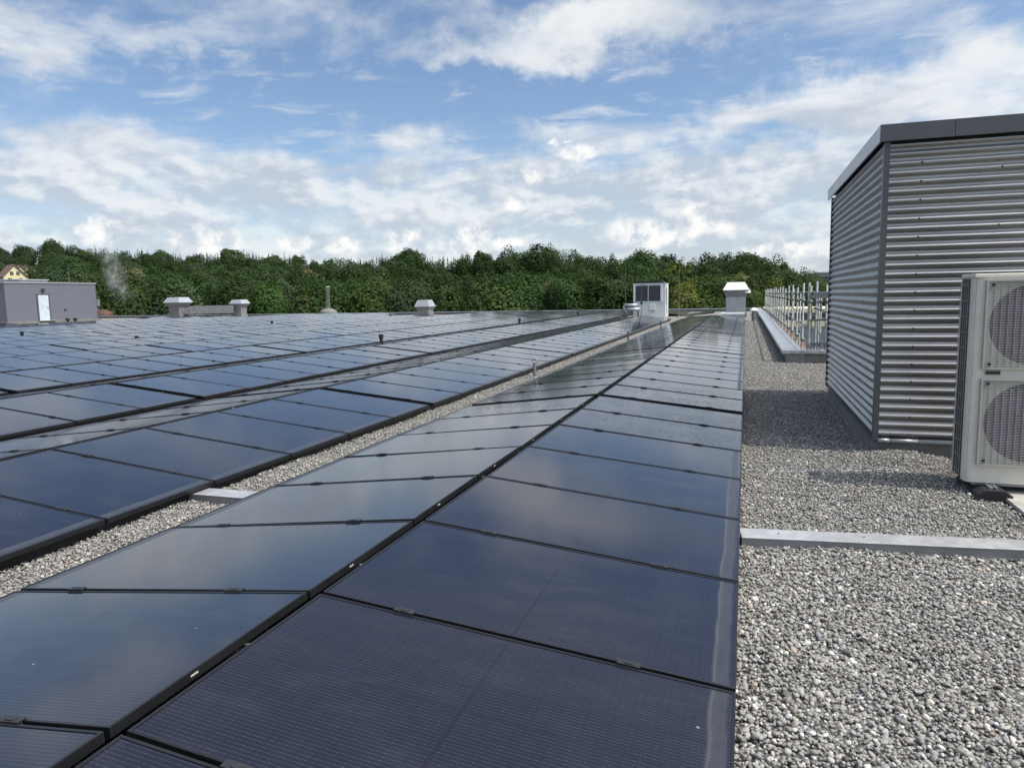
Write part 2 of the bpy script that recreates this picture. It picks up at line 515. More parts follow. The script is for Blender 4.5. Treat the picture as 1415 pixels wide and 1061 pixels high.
# ------------------------------------------------------------------ mesh helpers
class MB:
    def __init__(s):
        s.v, s.f, s.mi = [], [], []

    def add(s, vs, fs, mi=0):
        o = len(s.v)
        s.v += [tuple(map(float, p)) for p in vs]
        s.f += [tuple(i + o for i in q) for q in fs]
        s.mi += [mi] * len(fs)
        return s

    def box(s, x0, x1, y0, y1, z0, z1, mi=0):
        v = [(x, y, z) for z in (z0, z1) for y in (y0, y1) for x in (x0, x1)]
        return s.add(v, [(0, 2, 3, 1), (4, 5, 7, 6), (0, 1, 5, 4), (2, 6, 7, 3), (0, 4, 6, 2), (1, 3, 7, 5)], mi)

    def tube(s, p, q, r, n=10, r2=None, caps=True, mi=0):
        p, q = Vector(p), Vector(q)
        d = (q - p).normalized()
        a = d.orthogonal().normalized()
        b = d.cross(a)
        r2 = r if r2 is None else r2
        vs = []
        for c, rr in ((p, r), (q, r2)):
            for i in range(n):
                t = 2 * PI * i / n
                vs.append(c + a * (rr * math.cos(t)) + b * (rr * math.sin(t)))
        fs = [(i, (i + 1) % n, n + (i + 1) % n, n + i) for i in range(n)]
        if caps:
            fs += [tuple(range(n - 1, -1, -1)), tuple(range(n, 2 * n))]
        return s.add(vs, fs, mi)

    def path(s, pts, r, n=8, mi=0):
        for a, b in zip(pts[:-1], pts[1:]):
            s.tube(a, b, r, n, mi=mi)
        return s

    def lathe(s, c, prof, n=20, mi=0):
        vs = []
        for (r, z) in prof:
            for i in range(n):
                t = 2 * PI * i / n
                vs.append((c[0] + r * math.cos(t), c[1] + r * math.sin(t), c[2] + z))
        fs = []
        for k in range(len(prof) - 1):
            for i in range(n):
                j = (i + 1) % n
                fs.append((k * n + i, k * n + j, (k + 1) * n + j, (k + 1) * n + i))
        fs.append(tuple(range(n - 1, -1, -1)))
        fs.append(tuple(range((len(prof) - 1) * n, len(prof) * n)))
        return s.add(vs, fs, mi)

    def frustum(s, cx, cy, z0, z1, a0, b0, a1, b1, mi=0):
        v = []
        for z, a, b in ((z0, a0, b0), (z1, a1, b1)):
            v += [(cx - a, cy - b, z), (cx + a, cy - b, z), (cx + a, cy + b, z), (cx - a, cy + b, z)]
        return s.add(v, [(3, 2, 1, 0), (4, 5, 6, 7), (0, 1, 5, 4), (1, 2, 6, 5), (2, 3, 7, 6), (3, 0, 4, 7)], mi)

    def build(s, name, mats, parent=None, smooth=False, bevel=0.0):
        me = bpy.data.meshes.new(name)
        me.from_pydata(s.v, [], s.f)
        mats = mats if isinstance(mats, (list, tuple)) else [mats]
        for m in mats:
            me.materials.append(m)
        if len(mats) > 1:
            me.polygons.foreach_set('material_index', s.mi)
        if smooth:
            me.polygons.foreach_set('use_smooth', [True] * len(me.polygons))
        me.update()
        o = bpy.data.objects.new(name, me)
        COL.objects.link(o)
        if parent:
            o.parent = parent
        if bevel:
            b = o.modifiers.new('bevel', 'BEVEL')
            b.width = bevel
            b.segments = 2
            b.limit_method = 'ANGLE'
            b.angle_limit = R(40)
        return o


def tag(o, label=None, cat=None, group=None, kind=None):
    if label:
        o['label'] = label
    if cat:
        o['category'] = cat
    if group:
        o['group'] = group
    if kind:
        o['kind'] = kind
    return o


def thing(name, label, cat, loc=(0, 0, 0), rz=0.0, group=None):
    o = bpy.data.objects.new(name, None)
    o.empty_display_size = 0.2
    COL.objects.link(o)
    o.location = loc
    o.rotation_euler = (0, 0, rz)
    return tag(o, label, cat, group)


def struct(name, mb, mat, smooth=False):
    return tag(mb.build(name, mat, None, smooth), kind='structure')


# ------------------------------------------------------------------ the roof
P_, L_, TH, GAP, VAL, EX = 1.058, 1.7258, 0.1069, 0.0664, 0.5701, 0.1475
W_ = 1.038
ZR = 0.30
LC, LS = L_ * math.cos(TH), L_ * math.sin(TH)
ZL = ZR - LS
YEND = 62.0
ROWX = [0.0, -4.068] + [-4.068 - 3.85 * i for i in range(1, 13)]


def ground_h(x, y):
    h = 0.0
    h += 0.045 * math.exp(-(((x - 3.18) / 0.30) ** 2 + ((y - 5.75) / 0.40) ** 2))
    h -= 0.035 * math.exp(-(((x - 3.75) / 0.35) ** 2 + ((y - 5.7) / 0.5) ** 2))
    h += 0.03 * math.exp(-(((x - 3.15) / 0.35) ** 2 + ((y - 5.0) / 0.5) ** 2))
    h += 0.012 * math.sin(3.1 * x + 1.3 * y) * math.sin(2.3 * y - 0.7 * x) if x > -5 and y < 16 else 0
    return h


def build_roof():
    xs = list(np.arange(-76, -5, 7.0)) + list(np.arange(-5, 5.2, 0.15)) + [6, 8, 11, 14]
    ys = list(np.arange(-9, 0, 1.0)) + list(np.arange(0, 16, 0.15)) + [16.5, 18, 22, 30, 40, 50, YEND]
    vs = [(x, y, ground_h(x, y)) for y in ys for x in xs]
    nx = len(xs)
    fs = []
    for j in range(len(ys) - 1):
        for i in range(nx - 1):
            if xs[i] > 2.86 and ys[j] > 15.35:
                continue
            fs.append((j * nx + i, j * nx + i + 1, (j + 1) * nx + i + 1, (j + 1) * nx + i))
    mb = MB().add(vs, fs)
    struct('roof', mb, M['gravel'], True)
    # the building that carries the roof
    w = MB()
    w.box(-76, 2.90, -9, YEND - .05, -12, -0.06)
    w.box(2.903, 14, -9, 15.35, -12, -0.06)
    tag(w.build('commercial_building', M['plinth']), 'flat roofed commercial building whose gravel roof carries all the solar panels', 'building')


build_roof()

STONES = []


def scatter_stones():
    """loose river gravel where it shows near the camera: one mesh, nobody could count it"""
    base = bmesh.new()
    bmesh.ops.create_icosphere(base, subdivisions=1, radius=1.0)
    lo_v = np.array([v.co[:] for v in base.verts])
    lo_f = np.array([[v.index for v in f.verts] for f in base.faces])
    base.free()
    base = bmesh.new()
    bmesh.ops.create_icosphere(base, subdivisions=2, radius=1.0)
    hi_v = np.array([v.co[:] for v in base.verts])
    hi_f = np.array([[v.index for v in f.verts] for f in base.faces])
    base.free()
    areas = [  # x0 x1 y0 y1 density hi
        (1.70, 2.75, 0.2, 3.4, 4300, True), (2.75, 3.60, 1.6, 3.6, 4000, True),
        (1.70, 2.95, 3.4, 6.6, 3900, False), (2.95, 4.1, 3.4, 5.9, 3500, False),
        (1.70, 2.95, 6.6, 11.0, 2500, False), (1.72, 3.6, 10.3, 15.5, 1800, False), (1.72, 2.64, 15.5, 24, 1300, False), (1.72, 2.64, 24, 41, 700, False),
        (-2.60, -1.62, 0.8, 4.5, 3700, False), (-2.50, -1.66, 4.5, 12.0, 1900, False), (-2.45, -1.68, 12.0, 22.0, 900, False)]
    V, F, T = [], [], []
    off = 0
    for (x0, x1, y0, y1, den, hi) in areas:
        n = int((x1 - x0) * (y1 - y0) * den * 1.18)
        bv, bf = (hi_v, hi_f) if hi else (lo_v, lo_f)
        px = rng.uniform(x0, x1, n)
        py = rng.uniform(y0, y1, n)
        s = np.clip(rng.lognormal(math.log(0.0069), 0.32, n), 0.0048, 0.0165)
        if den < 1600:
            s *= 1.25
        pz = np.array([ground_h(a, b) for a, b in zip(px, py)])
        lump = 0.006 * np.sin(px * 9 + py * 4) * np.sin(py * 7 - px * 3)
        sc3 = np.stack([s * rng.uniform(0.8, 1.5, n), s * rng.uniform(0.75, 1.15, n), s * rng.uniform(0.5, 0.85, n)], 1)
        # random orientation
        a = rng.uniform(0, 2 * PI, n)
        t = rng.normal(0, 0.35, n)
        u = rng.normal(0, 0.35, n)
        ca, sa, ct, st, cu, su = np.cos(a), np.sin(a), np.cos(t), np.sin(t), np.cos(u), np.sin(u)
        nv = len(bv)
        jit = 1 + rng.uniform(-0.14, 0.14, (n, nv, 1))
        pts = bv[None] * jit * sc3[:, None, :]
        X, Y, Z = pts[..., 0], pts[..., 1], pts[..., 2]
        Y, Z = Y * ct[:, None] - Z * st[:, None], Y * st[:, None] + Z * ct[:, None]
        X, Z = X * cu[:, None] + Z * su[:, None], -X * su[:, None] + Z * cu[:, None]
        X, Y = X * ca[:, None] - Y * sa[:, None], X * sa[:, None] + Y * ca[:, None]
        lift = rng.uniform(0.0, 1.0, n) ** 1.5 * 0.016 + lump
        pts = np.stack([X + px[:, None], Y + py[:, None], Z + (pz + lift + 0.004)[:, None]], -1)
        keep = np.ones(n, bool)
        keep &= ~((px > 2.90) & (py > 5.9) & (py < 10.3))
        keep &= ~((px > 3.57) & (py > 3.66) & (py < 5.1))
        keep &= ~((py > 2.97 + np.maximum(0, px - 1.75) * 0.114) & (py < 3.13 + np.maximum(0, px - 1.75) * 0.114))
        pts = pts[keep]
        n = len(pts)
        V.append(pts.reshape(-1, 3))
        F.append((bf[None] + (np.arange(n) * nv)[:, None, None] + off).reshape(-1, 3))
        off += n * nv
        g = np.clip(rng.normal(0.250, 0.072, n), 0.08, 0.60)
        g = np.where(rng.random(n) < 0.05, rng.uniform(0.42, 0.66, n), g)
        warm = rng.normal(0.0, 0.032, n)
        col = np.stack([g * (1.025 + warm), g * 1.0, g * (0.94 - warm), np.ones(n)], 1)
        rd = rng.random(n) < 0.02
        col[rd, :3] = np.stack([g[rd] * 1.15, g[rd] * 0.88, g[rd] * 0.70], 1)
        T.append(np.repeat(col, nv, 0))
    V, F, T = np.concatenate(V), np.concatenate(F), np.concatenate(T)
    me = bpy.data.meshes.new('loose_gravel')
    me.vertices.add(len(V))
    me.vertices.foreach_set('co', V.astype(np.float32).ravel())
    me.loops.add(F.size)
    me.loops.foreach_set('vertex_index', F.astype(np.int32).ravel())
    me.polygons.add(len(F))
    me.polygons.foreach_set('loop_start', np.arange(0, F.size, 3, dtype=np.int32))
    me.polygons.foreach_set('use_smooth', np.ones(len(F), bool))
    at = me.attributes.new('tint', 'FLOAT_COLOR', 'POINT')
    at.data.foreach_set('color', T.astype(np.float32).ravel())
    me.materials.append(M['stone'])
    me.update(calc_edges=True)
    o = bpy.data.objects.new('loose_gravel', me)
    COL.objects.link(o)
    tag(o, 'loose grey river gravel spread over the flat roof beside the panels', 'gravel', kind='stuff')


scatter_stones()

# ------------------------------------------------------------------ roof edges
def parapets():
    t = thing('parapet', 'low grey parapet with wide wet metal coping along the right roof edge', 'parapet', (2.75, 15.3, 0))
    w = MB().box(2.64 - 2.75, 2.93 - 2.75, .10, YEND - 15.3 - .2, -.05, .205)
    w.build('upstand', M['plinth'], t)
    f = MB().box(2.62 - 2.75, 3.0 - 2.75, .035, .095, 0, .203)
    f.build('end_panel', M['galv_dull'], t)
    f = MB().box(3.003 - 2.75, 5.6 - 2.75, .05, .095, -.05, .206)
    f.build('end_wall', M['plinth'], t)
    y = 0.0
    k = 0
    while y < YEND - 15.4:
        y1 = min(y + 3.0, YEND - 15.35)
        c = MB().box(-.21, .22, y + (.002 if k else 0), y1 - .004, .21, .285)
        c.build('coping', M['galv_wet'], t, bevel=.004)
        y = y1
        k += 1
    c = MB().box(.225, 2.9, 0, .36, .212, .283)
    c.build('coping', M['galv_wet'], t, bevel=.004)
    # far edge
    t = thing('parapet', 'pale low metal edged parapet along the far end of the roof', 'parapet', (-37, YEND, 0))
    MB().box(-39, 39.9, -.25, 0, -.06, .20).build('upstand', M['plinth'], t)
    for i in range(13):
        x0 = -39 + i * 6.07
        MB().box(x0, x0 + 6.05, -.33, .06, .203, .262).build('coping', M['hood'], t)


parapets()

# ------------------------------------------------------------------ solar panels
def ordinal(n):
    small = ['', 'first', 'second', 'third', 'fourth', 'fifth', 'sixth', 'seventh', 'eighth', 'ninth', 'tenth', 'eleventh', 'twelfth', 'thirteenth', 'fourteenth', 'fifteenth', 'sixteenth', 'seventeenth', 'eighteenth', 'nineteenth']
    if n < 20:
        return small[n]
    tens = {2: ('twentieth', 'twenty'), 3: ('thirtieth', 'thirty'), 4: ('fortieth', 'forty'), 5: ('fiftieth', 'fifty')}
    a, b = divmod(n, 10)
    return tens[a][0] if b == 0 else tens[a][1] + '-' + small[b]


FR = 0.011   # visible frame width
HL, HW = L_ / 2, W_ / 2


def frame_mesh():
    b = MB()
    zt, zb = 0.0, -0.035
    b.box(-HL, HL, -HW, -HW + FR, zb, zt)
    b.box(-HL, HL, HW - FR, HW, zb, zt)
    b.box(-HL, -HL + FR, -HW + FR, HW - FR, zb, zt)
    b.box(HL - FR, HL, -HW + FR, HW - FR, zb, zt)
    b.add([(-HL + .01, -HW + .01, -.03), (HL - .01, -HW + .01, -.03), (HL - .01, HW - .01, -.03), (-HL + .01, HW - .01, -.03)], [(3, 2, 1, 0)])
    return b


def panel_proto():
    t = thing('solar_panel', None, 'solar panel')
    f = frame_mesh().build('frame', M['frame'], t, bevel=.0015)
    gl = MB().add([(-HL + FR, -HW + FR, -.0035), (HL - FR, -HW + FR, -.0035), (HL - FR, HW - FR, -.0035), (-HL + FR, HW - FR, -.0035)], [(0, 1, 2, 3)])
    gl.build('glass', M['glass'], t)
    for sx in (-.47, .47):
        c = MB().box(sx - .045, sx + .045, -HW - .022, -HW + .012, .0012, .0065)
        c.box(sx - .018, sx + .018, -HW - .016, -HW + .002, .0065, .0095)
        c.box(sx - .042, sx + .042, -HW - .0185, -HW - .0015, -.03, .0012)
        c.build('clamp', M['clamp'], t, bevel=.001)
    MB().box(-HL - .0015, -HL, 0.15, .185, -.019, -.013).build('sticker', M['sticker'], t)
    return t


proto = panel_proto()
GLASS2 = {}
for key in ('glass_dusty', 'glass_wet'):
    g0 = [c for c in proto.children if c.name.startswith('glass')][0]
    me = g0.data.copy()
    me.materials[0] = M[key]
    GLASS2[key] = me
# for the left slopes the clamps must sit on the other long edge and the label faces the ridge all the same
LEFT_CLAMPS = {}


def seam_y(i):
    return i * P_ + 0.010 + EX * math.floor((i + 1) / 8.0)


slots = []   # (area, row, side, i, centre, jitter)
for r, rx in enumerate(ROWX):
    for side in (1, -1):
        for i in range(-3, 56):
            y = seam_y(i) + W_ / 2 + (0.02 if r else 0)
            zr = ZR
            if r <= 1 and i > 38:
                if r == 0 and (side == 1 or i < 40 or i > 45):
                    continue
                if r == 1 and (i < 46 or i > 52):
                    continue
                if r == 0:
                    zr = ZR + .09
                    y += 0.15
            if y > YEND - 1.0:
                continue
            if rx < -49 and 39 < y < 52:
                continue
            if -27.6 < rx < -23 and y > 53 or (-55 < rx < -42 and y > 53.5):
                continue
            cx = rx + side * (GAP / 2 + LC / 2)
            cz = zr - LS / 2
            q = Vector((cx, y, cz))
            # outline in the picture
            c4 = [(cx - side * LC / 2, y - HW, cz + LS / 2), (cx - side * LC / 2, y + HW, cz + LS / 2), (cx + side * LC / 2, y + HW, cz - LS / 2), (cx + side * LC / 2, y - HW, cz - LS / 2)]
            pr = [proj(p) for p in c4]
            nrm = Vector((side * math.sin(TH), 0, math.cos(TH)))
            facing = nrm.dot(Vector(CAM) - q)
            inview = False
            area = 0.0
            if min(p[2] for p in pr) < 0.25:
                if max(p[2] for p in pr) > 0.25 and r == 0:
                    inview = True
                    area = 99999 if i >= -1 else 0
            else:
                us = [min(max(p[0], 0), IW) for p in pr]
                vs = [min(max(p[1], 0), IH) for p in pr]
                inview = max(us) - min(us) > 3 and max(vs) - min(vs) > 0.8
                if inview and facing > 0.05:
                    area = abs(sum(us[k] * vs[(k + 1) % 4] - us[(k + 1) % 4] * vs[k] for k in range(4))) / 2
                    if side == -1 and r >= 2:
                        area *= 0.35
                    if side == -1 and r >= 4:
                        area = 0
            if i < -1 and r == 0:
                area = 0
            slots.append([area, r, side, i, (cx, y, cz), inview])
slots.sort(key=lambda s: -s[0])
near = [s for s in slots[:296] if s[0] > 0]
far = [s for s in slots if s not in near]
near.sort(key=lambda s: (s[1], -s[2], s[3]))
count = {}
ROWN = ['nearest', 'second', 'third', 'fourth', 'fifth', 'sixth', 'seventh', 'eighth', 'ninth', 'tenth', 'eleventh', 'twelfth', 'thirteenth', 'fourteenth']
first = True
# a left-slope version of the prototype
lproto_parts = []
for ch in proto.children:
    if ch.name.startswith('clamp'):
        me = ch.data.copy()
        me.transform(Matrix.Rotation(PI, 4, 'Z'))
        lproto_parts.append((ch, me))
    else:
        lproto_parts.append((ch, ch.data))
proto_children = list(proto.children)
for (area, r, side, i, c, inview) in near:
    key = (r, side)
    count[key] = count.get(key, 0) + 1
    if first:
        o = proto
        kids = proto_children
        first = False
    else:
        o = proto.copy()
        COL.objects.link(o)
        kids = []
        for ch in proto_children:
            k = ch.copy()
            COL.objects.link(k)
            k.parent = o
            kids.append(k)
    jx, jy = rnd.gauss(0, R(.12)), rnd.gauss(0, R(.12))
    o.location = c
    o.rotation_euler = (jx, TH + jy, 0 if side == 1 else PI)
    wet = r == 0 and 5 <= i <= 8
    # at the wet stretch some panels on the ridge's far side are dry again
    if r == 0 and side == -1 and i in (5, 8):
        wet = False
    for (src, me), k in zip(lproto_parts, kids):
        if src.name.startswith('clamp') and side == -1:
            k.data = me
        if k.name.startswith('glass'):
            if wet:
                k.data = GLASS2['glass_wet']
            elif r == 0 and side == 1 and i < 7:
                k.data = GLASS2['glass_dusty']
    look = 'rain-spotted black solar panel' if wet else ('water-marked black solar panel' if (r == 0 and side == 1 and i < 5) else 'black solar panel')
    rown = 'row beside the walkway' if r == 0 else ROWN[r] + ' row'
    o['label'] = f"{look}, {ordinal(count[key])} from the front, {'right' if side == 1 else 'left'} slope, {rown}"
    o['group'] = 'solar panels tilted in rows across the roof'

# the hundreds of panels farther away: one mass
b = MB()
for (area, r, side, i, c, inview) in far:
    if r == 0 and i < -1:
        continue
    Mx = Matrix.Translation(c) @ Matrix.Rotation(0 if side == 1 else PI, 4, 'Z') @ Matrix.Rotation(TH + rnd.gauss(0, R(.1)), 4, 'Y') @ Matrix.Rotation(rnd.gauss(0, R(.1)), 4, 'X')
    t = MB()
    t.box(-HL, HL, -HW, HW, -.035, 0, 0)
    t.add([(-HL + .02, -HW + .014, .002), (HL - .02, -HW + .014, .002), (HL - .02, HW - .014, .002), (-HL + .02, HW - .014, .002)], [(0, 1, 2, 3)], 1)
    sy = -1 if side == 1 else 1
    for sx in (-.47, .47):
        t.box(sx - .05, sx + .05, sy * (HW + .010) - .022, sy * (HW + .010) + .022, .0025, .010, 2)
    b.v += [tuple(Mx @ Vector(v)) for v in t.v]
    o0 = len(b.v) - len(t.v)
    b.f += [tuple(k + o0 for k in f) for f in t.f]
    b.mi += t.mi
tag(b.build('solar_panels', [M['frame'], M['glass_far'], M['clamp']]), 'field of black solar panels stretching away to the far roof edge', 'solar panels', kind='stuff')


# rails under the panels that hold them up
def mounting():
    for r, rx in enumerate(ROWX[:4]):
        y1 = 41.8 if r < 2 else 58
        t = thing('mounting_frame', f"black mounting frame under the solar panels of the {'row beside the walkway' if r == 0 else ROWN[r] + ' row'}", 'mounting frame', (rx, 0, 0), 0, 'mounting frames under the panels')
        # ridge rail, two low rails, short posts
        MB().box(-.022, .022, -2, y1, ZR - .10, ZR - .06).build('ridge_rail', M['frame'], t)
        for s in (-1, 1):
            a = s * (GAP / 2 + LC - .06)
            MB().box(min(a, a - s * .05), max(a, a - s * .05), -2, y1, .012, ZL - .040).build('low_rail', M['frame'], t)
        for j in range(5):
            yj = seam_y(-1 + j * 8 + 0) - .08
            if yj < y1:
                MB().box(-1.70, 1.70, yj - .03, yj + .03, .010, .046).build('base_rail', M['frame'], t)


mounting()


# long sheet metal cable duct under the rows, across the walkway
def duct():
    t = thing('cable_duct', 'flat galvanised cable duct running across the gravel and under the near panels', 'cable duct', (1.30, 3.05, 0))
    for k, (x0, x1, rz, x, y) in enumerate([(-4.6, -1.5, 0, 0, 0.0), (-1.498, .45, 0, 0, .0), (0, 3.9, R(6.5), .452, .0)]):
        bo = MB().box(x0, x1, -.085, .085, .0, .062).build('duct_body', M['galv_dull'], t)
        li = MB().box(x0, x1, -.092, .092, .063, .069).build('lid', M['galv'], t, bevel=.002)
        for o in (bo, li):
            o.location = (x, y, 0)
            o.rotation_euler = (0, 0, rz)
    for x in (.13, .62, 1.55):
        MB().lathe((x + .55, .02 + x * .11, .069), [(.008, 0), (.008, .006), (.003, .010)], 8).build('screw', M['galv_dull'], t)


duct()


# ------------------------------------------------------------------ corrugated penthouse on the right
def corrugated(name, length, z0, z1, n, amp, parent, loc, rz, per=12):
    """horizontal corrugation, runs along local x, faces local -y"""
    b = MB()
    m = n * per
    xs = [0, length]
    for k in range(m + 1):
        z = z0 + (z1 - z0) * k / m
        d = -amp * math.cos(2 * PI * k / per)
        for x in xs:
            b.v.append((x, -d, z))
    for k in range(m):
        b.f.append((2 * k, 2 * k + 1, 2 * k + 3, 2 * k + 2))
        b.mi.append(0)
    o = b.build(name, M['corr'], parent, True)
    o.location = loc
    o.rotation_euler = (0, 0, rz)
    return o


def penthouse():
    X0, Y0, Y1, X1 = 2.93, 5.94, 10.25, 9.5
    t = thing('plant_room', 'plant room clad in silver corrugated metal on a grey plinth beside the walkway', 'building', (X0, Y0, 0))
    MB().box(.05, X1 - X0, .05, Y1 - Y0 - .03, .15, 2.93).build('core', M['anth'], t)
    MB().box(.035, X1 - X0, .035, Y1 - Y0 - .01, -.05, .15).build('plinth', M['plinth'], t)
    n, z0, z1 = 33, .165, 2.885
    pz = (z1 - z0) / n
    wf = corrugated('front_wall', X1 - X0 - .05, z0, z1, n, .0135, t, (.045, .012, 0), 0)
    wl = corrugated('side_wall', Y1 - Y0 - .09, z0, z1, n, .0135, t, (.012, Y1 - Y0 - .04, 0), -PI / 2)
    # corner profile, far corner profile, drip pipe at the foot
    c = MB().box(-.004, .046, -.004, .018, .14, 2.895).box(-.004, .018, .0185, .055, .14, 2.895)
    c.build('corner_trim', M['anth'], t)
    MB().box(-.004, .03, Y1 - Y0 - .045, Y1 - Y0, .14, 2.895).build('corner_trim', M['anth'], t)
    for k, (a, e) in enumerate([(.045, .145), (.150, .385), (.392, 6.4)]):
        MB().tube((a, .004, .142), (e, .004, .142), .0205 - .0012 * (k == 1), 14).build('drip_edge', M['trim_light'], t, True)
    MB().box(.012, .040, .06, Y1 - Y0 - .05, .125, .160).build('drip_edge', M['anth'], t)
    # fascia pieces; sky reflection on the side is put into its paler colour
    for a, e in ((-.046, .545), (.549, 2.75), (2.754, 5.0)):
        MB().box(a, e, -.046, -.030, 2.875, 3.022).build('fascia', M['anth'], t)
    ys = [(-.029, .46), (.464, 3.0), (3.004, Y1 - Y0 - .004), (Y1 - Y0, Y1 - Y0 + .07)]
    for a, e in ys:
        MB().box(-.046, -.030, a, e, 2.875, 3.022).build('fascia', M['trim_light'] if a > .4 else M['trim_light'], t)
    MB().box(-.028, X1 - X0, -.028, Y1 - Y0 + .07, 2.94, 3.015).build('roof', M['anth'], t)
    sb = MB().lathe((0, 0, 0), [(.011, 0), (.011, .003), (.007, .008)], 8)
    src = None

    def screw(x, y, z, front):
        nonlocal src
        if src is None:
            src = sb.build('screw', M['clamp'], t)
            o = src
        else:
            o = src.copy()
            COL.objects.link(o)
        o.location = (x, y, z)
        o.rotation_euler = (PI / 2, 0, 0) if front else (0, -PI / 2, 0)
    for k in range(0, 32, 2):
        z = z0 + (k + .5) * pz
        screw(.305 + .004 * math.sin(k * 3), .0045, z, True)
        if k % 3 == 1:
            screw(.93 + .004 * math.sin(k * 5), .0045, z + pz, True)
    for k in range(0, 30, 2):
        z = z0 + (k + .5) * pz
        screw(.0045, .16, z, False)
        screw(.0045, .95 + .01 * math.sin(k), z + pz, False)
        screw(.0045, 2.1, z, False)
        if k % 4 == 0:
            screw(.0045, 3.2, z + pz, False)


penthouse()


# ------------------------------------------------------------------ heat pump in front of it
def heat_pump():
    X0, YF, W, D, ZB, ZT = 3.36, 4.60, .95, .345, .10, 1.655
    t = thing('heat_pump', 'tall ivory heat pump with two purple fans behind grilles, by the corrugated wall', 'heat pump', (X0, YF, 0))
    r = .055
    arc = [(r - r * math.cos(a), r - r * math.sin(a)) for a in [PI / 2 * k / 6 for k in range(7)]]
    # front skin: from the rounded left corner along the front to the right end
    pts = [(0, .12)] + arc + [(W, 0)]
    b = MB()
    for (x, y) in pts:
        b.v += [(x, y, ZB), (x, y, ZT - .03)]
    for k in range(len(pts) - 1):
        b.f.append((2 * k, 2 * k + 1, 2 * k + 3, 2 * k + 2))
        b.mi.append(0)
    gx = .07
    casing = b.build('casing', M['acwhite'], t, True)
    MB().box(.012, W - .01, .02, D - .01, ZB + .003, ZT - .035).build('core', M['dark'], t)
    MB().box(W - .012, W, .005, D, ZB, ZT - .03).build('side_panel', M['acwhite'], t)
    MB().box(-.006, W + .006, -.008, D + .006, ZT - .029, ZT).build('lid', M['acwhite'], t, bevel=.006)
    # coil side with fins and wire guard
    fin = MB()
    for k in range(26):
        y = .125 + k * (D - .135) / 26
        fin.box(-.002, .011, y, y + .0035, ZB + .02, ZT - .05)
    fin.build('coil', M['coil'], t)
    MB().box(-.006, .02, D - .012, D, ZB, ZT - .03).build('corner_post', M['acwhite'], t)
    wg = MB()
    for k in range(13):
        z = ZB + .06 + k * .118
        wg.tube((-.016, .10, z), (-.016, D, z), .0017, 5)
    for k in range(5):
        y = .115 + k * .055
        wg.tube((-.014, y, ZB + .02), (-.014, y, ZT - .05), .0017, 5)
    wg.build('wire_guard', M['grille'], t)
    wl = wg
    # two fan openings
    for zc in (1.285, .565):
        h = .318
        cx = gx + h
        s = MB()
        ring, N = [], 40
        R0 = .295
        for k in range(N):
            a = 2 * PI * k / N
            c, q = math.cos(a), math.sin(a)
            m = max(abs(c), abs(q))
            ring.append(((cx + h * c / m, -.026, zc + h * q / m), (cx + R0 * c, -.026, zc + R0 * q), (cx + R0 * c, -.003, zc + R0 * q)))
        for k in range(N):
            n = (k + 1) % N
            s.add([ring[k][0], ring[n][0], ring[n][1], ring[k][1]], [(0, 1, 2, 3)])
            s.add([ring[k][1], ring[n][1], ring[n][2], ring[k][2]], [(0, 1, 2, 3)])
        s.build('fan_shroud', M['shroud'], t)
        hb = MB()
        hb.tube((cx, -.0035, zc), (cx, -.0015, zc), R0 + .003, 36)
        fanp = hb.build('fan', M['fancell'], t)
        bl = MB()
        for k in range(4):
            a0 = k * PI / 2 + .4
            vs = []
            for rr, tw, sw in ((.07, .35, 0), (.16, .55, .12), (.285, .62, .30)):
                for e in (-1, 1):
                    a = a0 + sw + e * tw
                    vs.append((cx + rr * math.cos(a), -.012 - e * .004, zc + rr * math.sin(a)))
            bl.add(vs, [(0, 1, 3, 2), (2, 3, 5, 4)])
        bl.build('fan_blade', M['fan'], fanp)
        MB().tube((cx, -.019, zc), (cx, -.006, zc), .075, 20).build('hub', M['fan'], fanp)
        g = MB()
        for k in range(53):
            z = zc - h + .004 + k * (2 * h - .008) / 52
            g.tube((cx - h, -.034, z), (cx + h, -.034, z), .0019, 5)
        for k in range(15):
            x = cx - h + .004 + k * (2 * h - .008) / 14
            g.tube((x, -.0365, zc - h), (x, -.0365, zc + h), .0011, 5)
        for sx in (-1, 1):
            g.box(cx + sx * h - .006, cx + sx * h + .006, -.040, -.001, zc - h - .006, zc + h + .006)
            g.box(cx - h + .0065, cx + h - .0065, -.040, -.001, zc + sx * h - .006, zc + sx * h + .006)
        g.build('grille', M['grille'], t)
        for sx in (-1, 1):
            for sz in (-1, 1):
                MB().box(cx + sx * (h - .035) - .010, cx + sx * (h - .035) + .010, -.043, -.0385, zc + sz * (h - .03) - .009, zc + sz * (h - .03) + .009).build('grille_clip', M['black'], t)
    hd = MB().box(gx + .02, gx + .125, -.006, .0, .912, .918).box(gx + .02, gx + .125, -.006, 0, .945, .951).box(gx + .02, gx + .026, -.0055, 0, .9185, .9445).box(gx + .119, gx + .125, -.0055, 0, .9185, .9445)
    hd.build('handle', M['shroud'], t)
    MB().box(gx + .027, gx + .118, -.003, .0, .919, .944).build('handle_recess', M['dark'], t)
    # bottom tray edge
    MB().box(.05, W, .012, D - .01, ZB - .022, ZB).build('base_tray', M['galv_dull'], t)
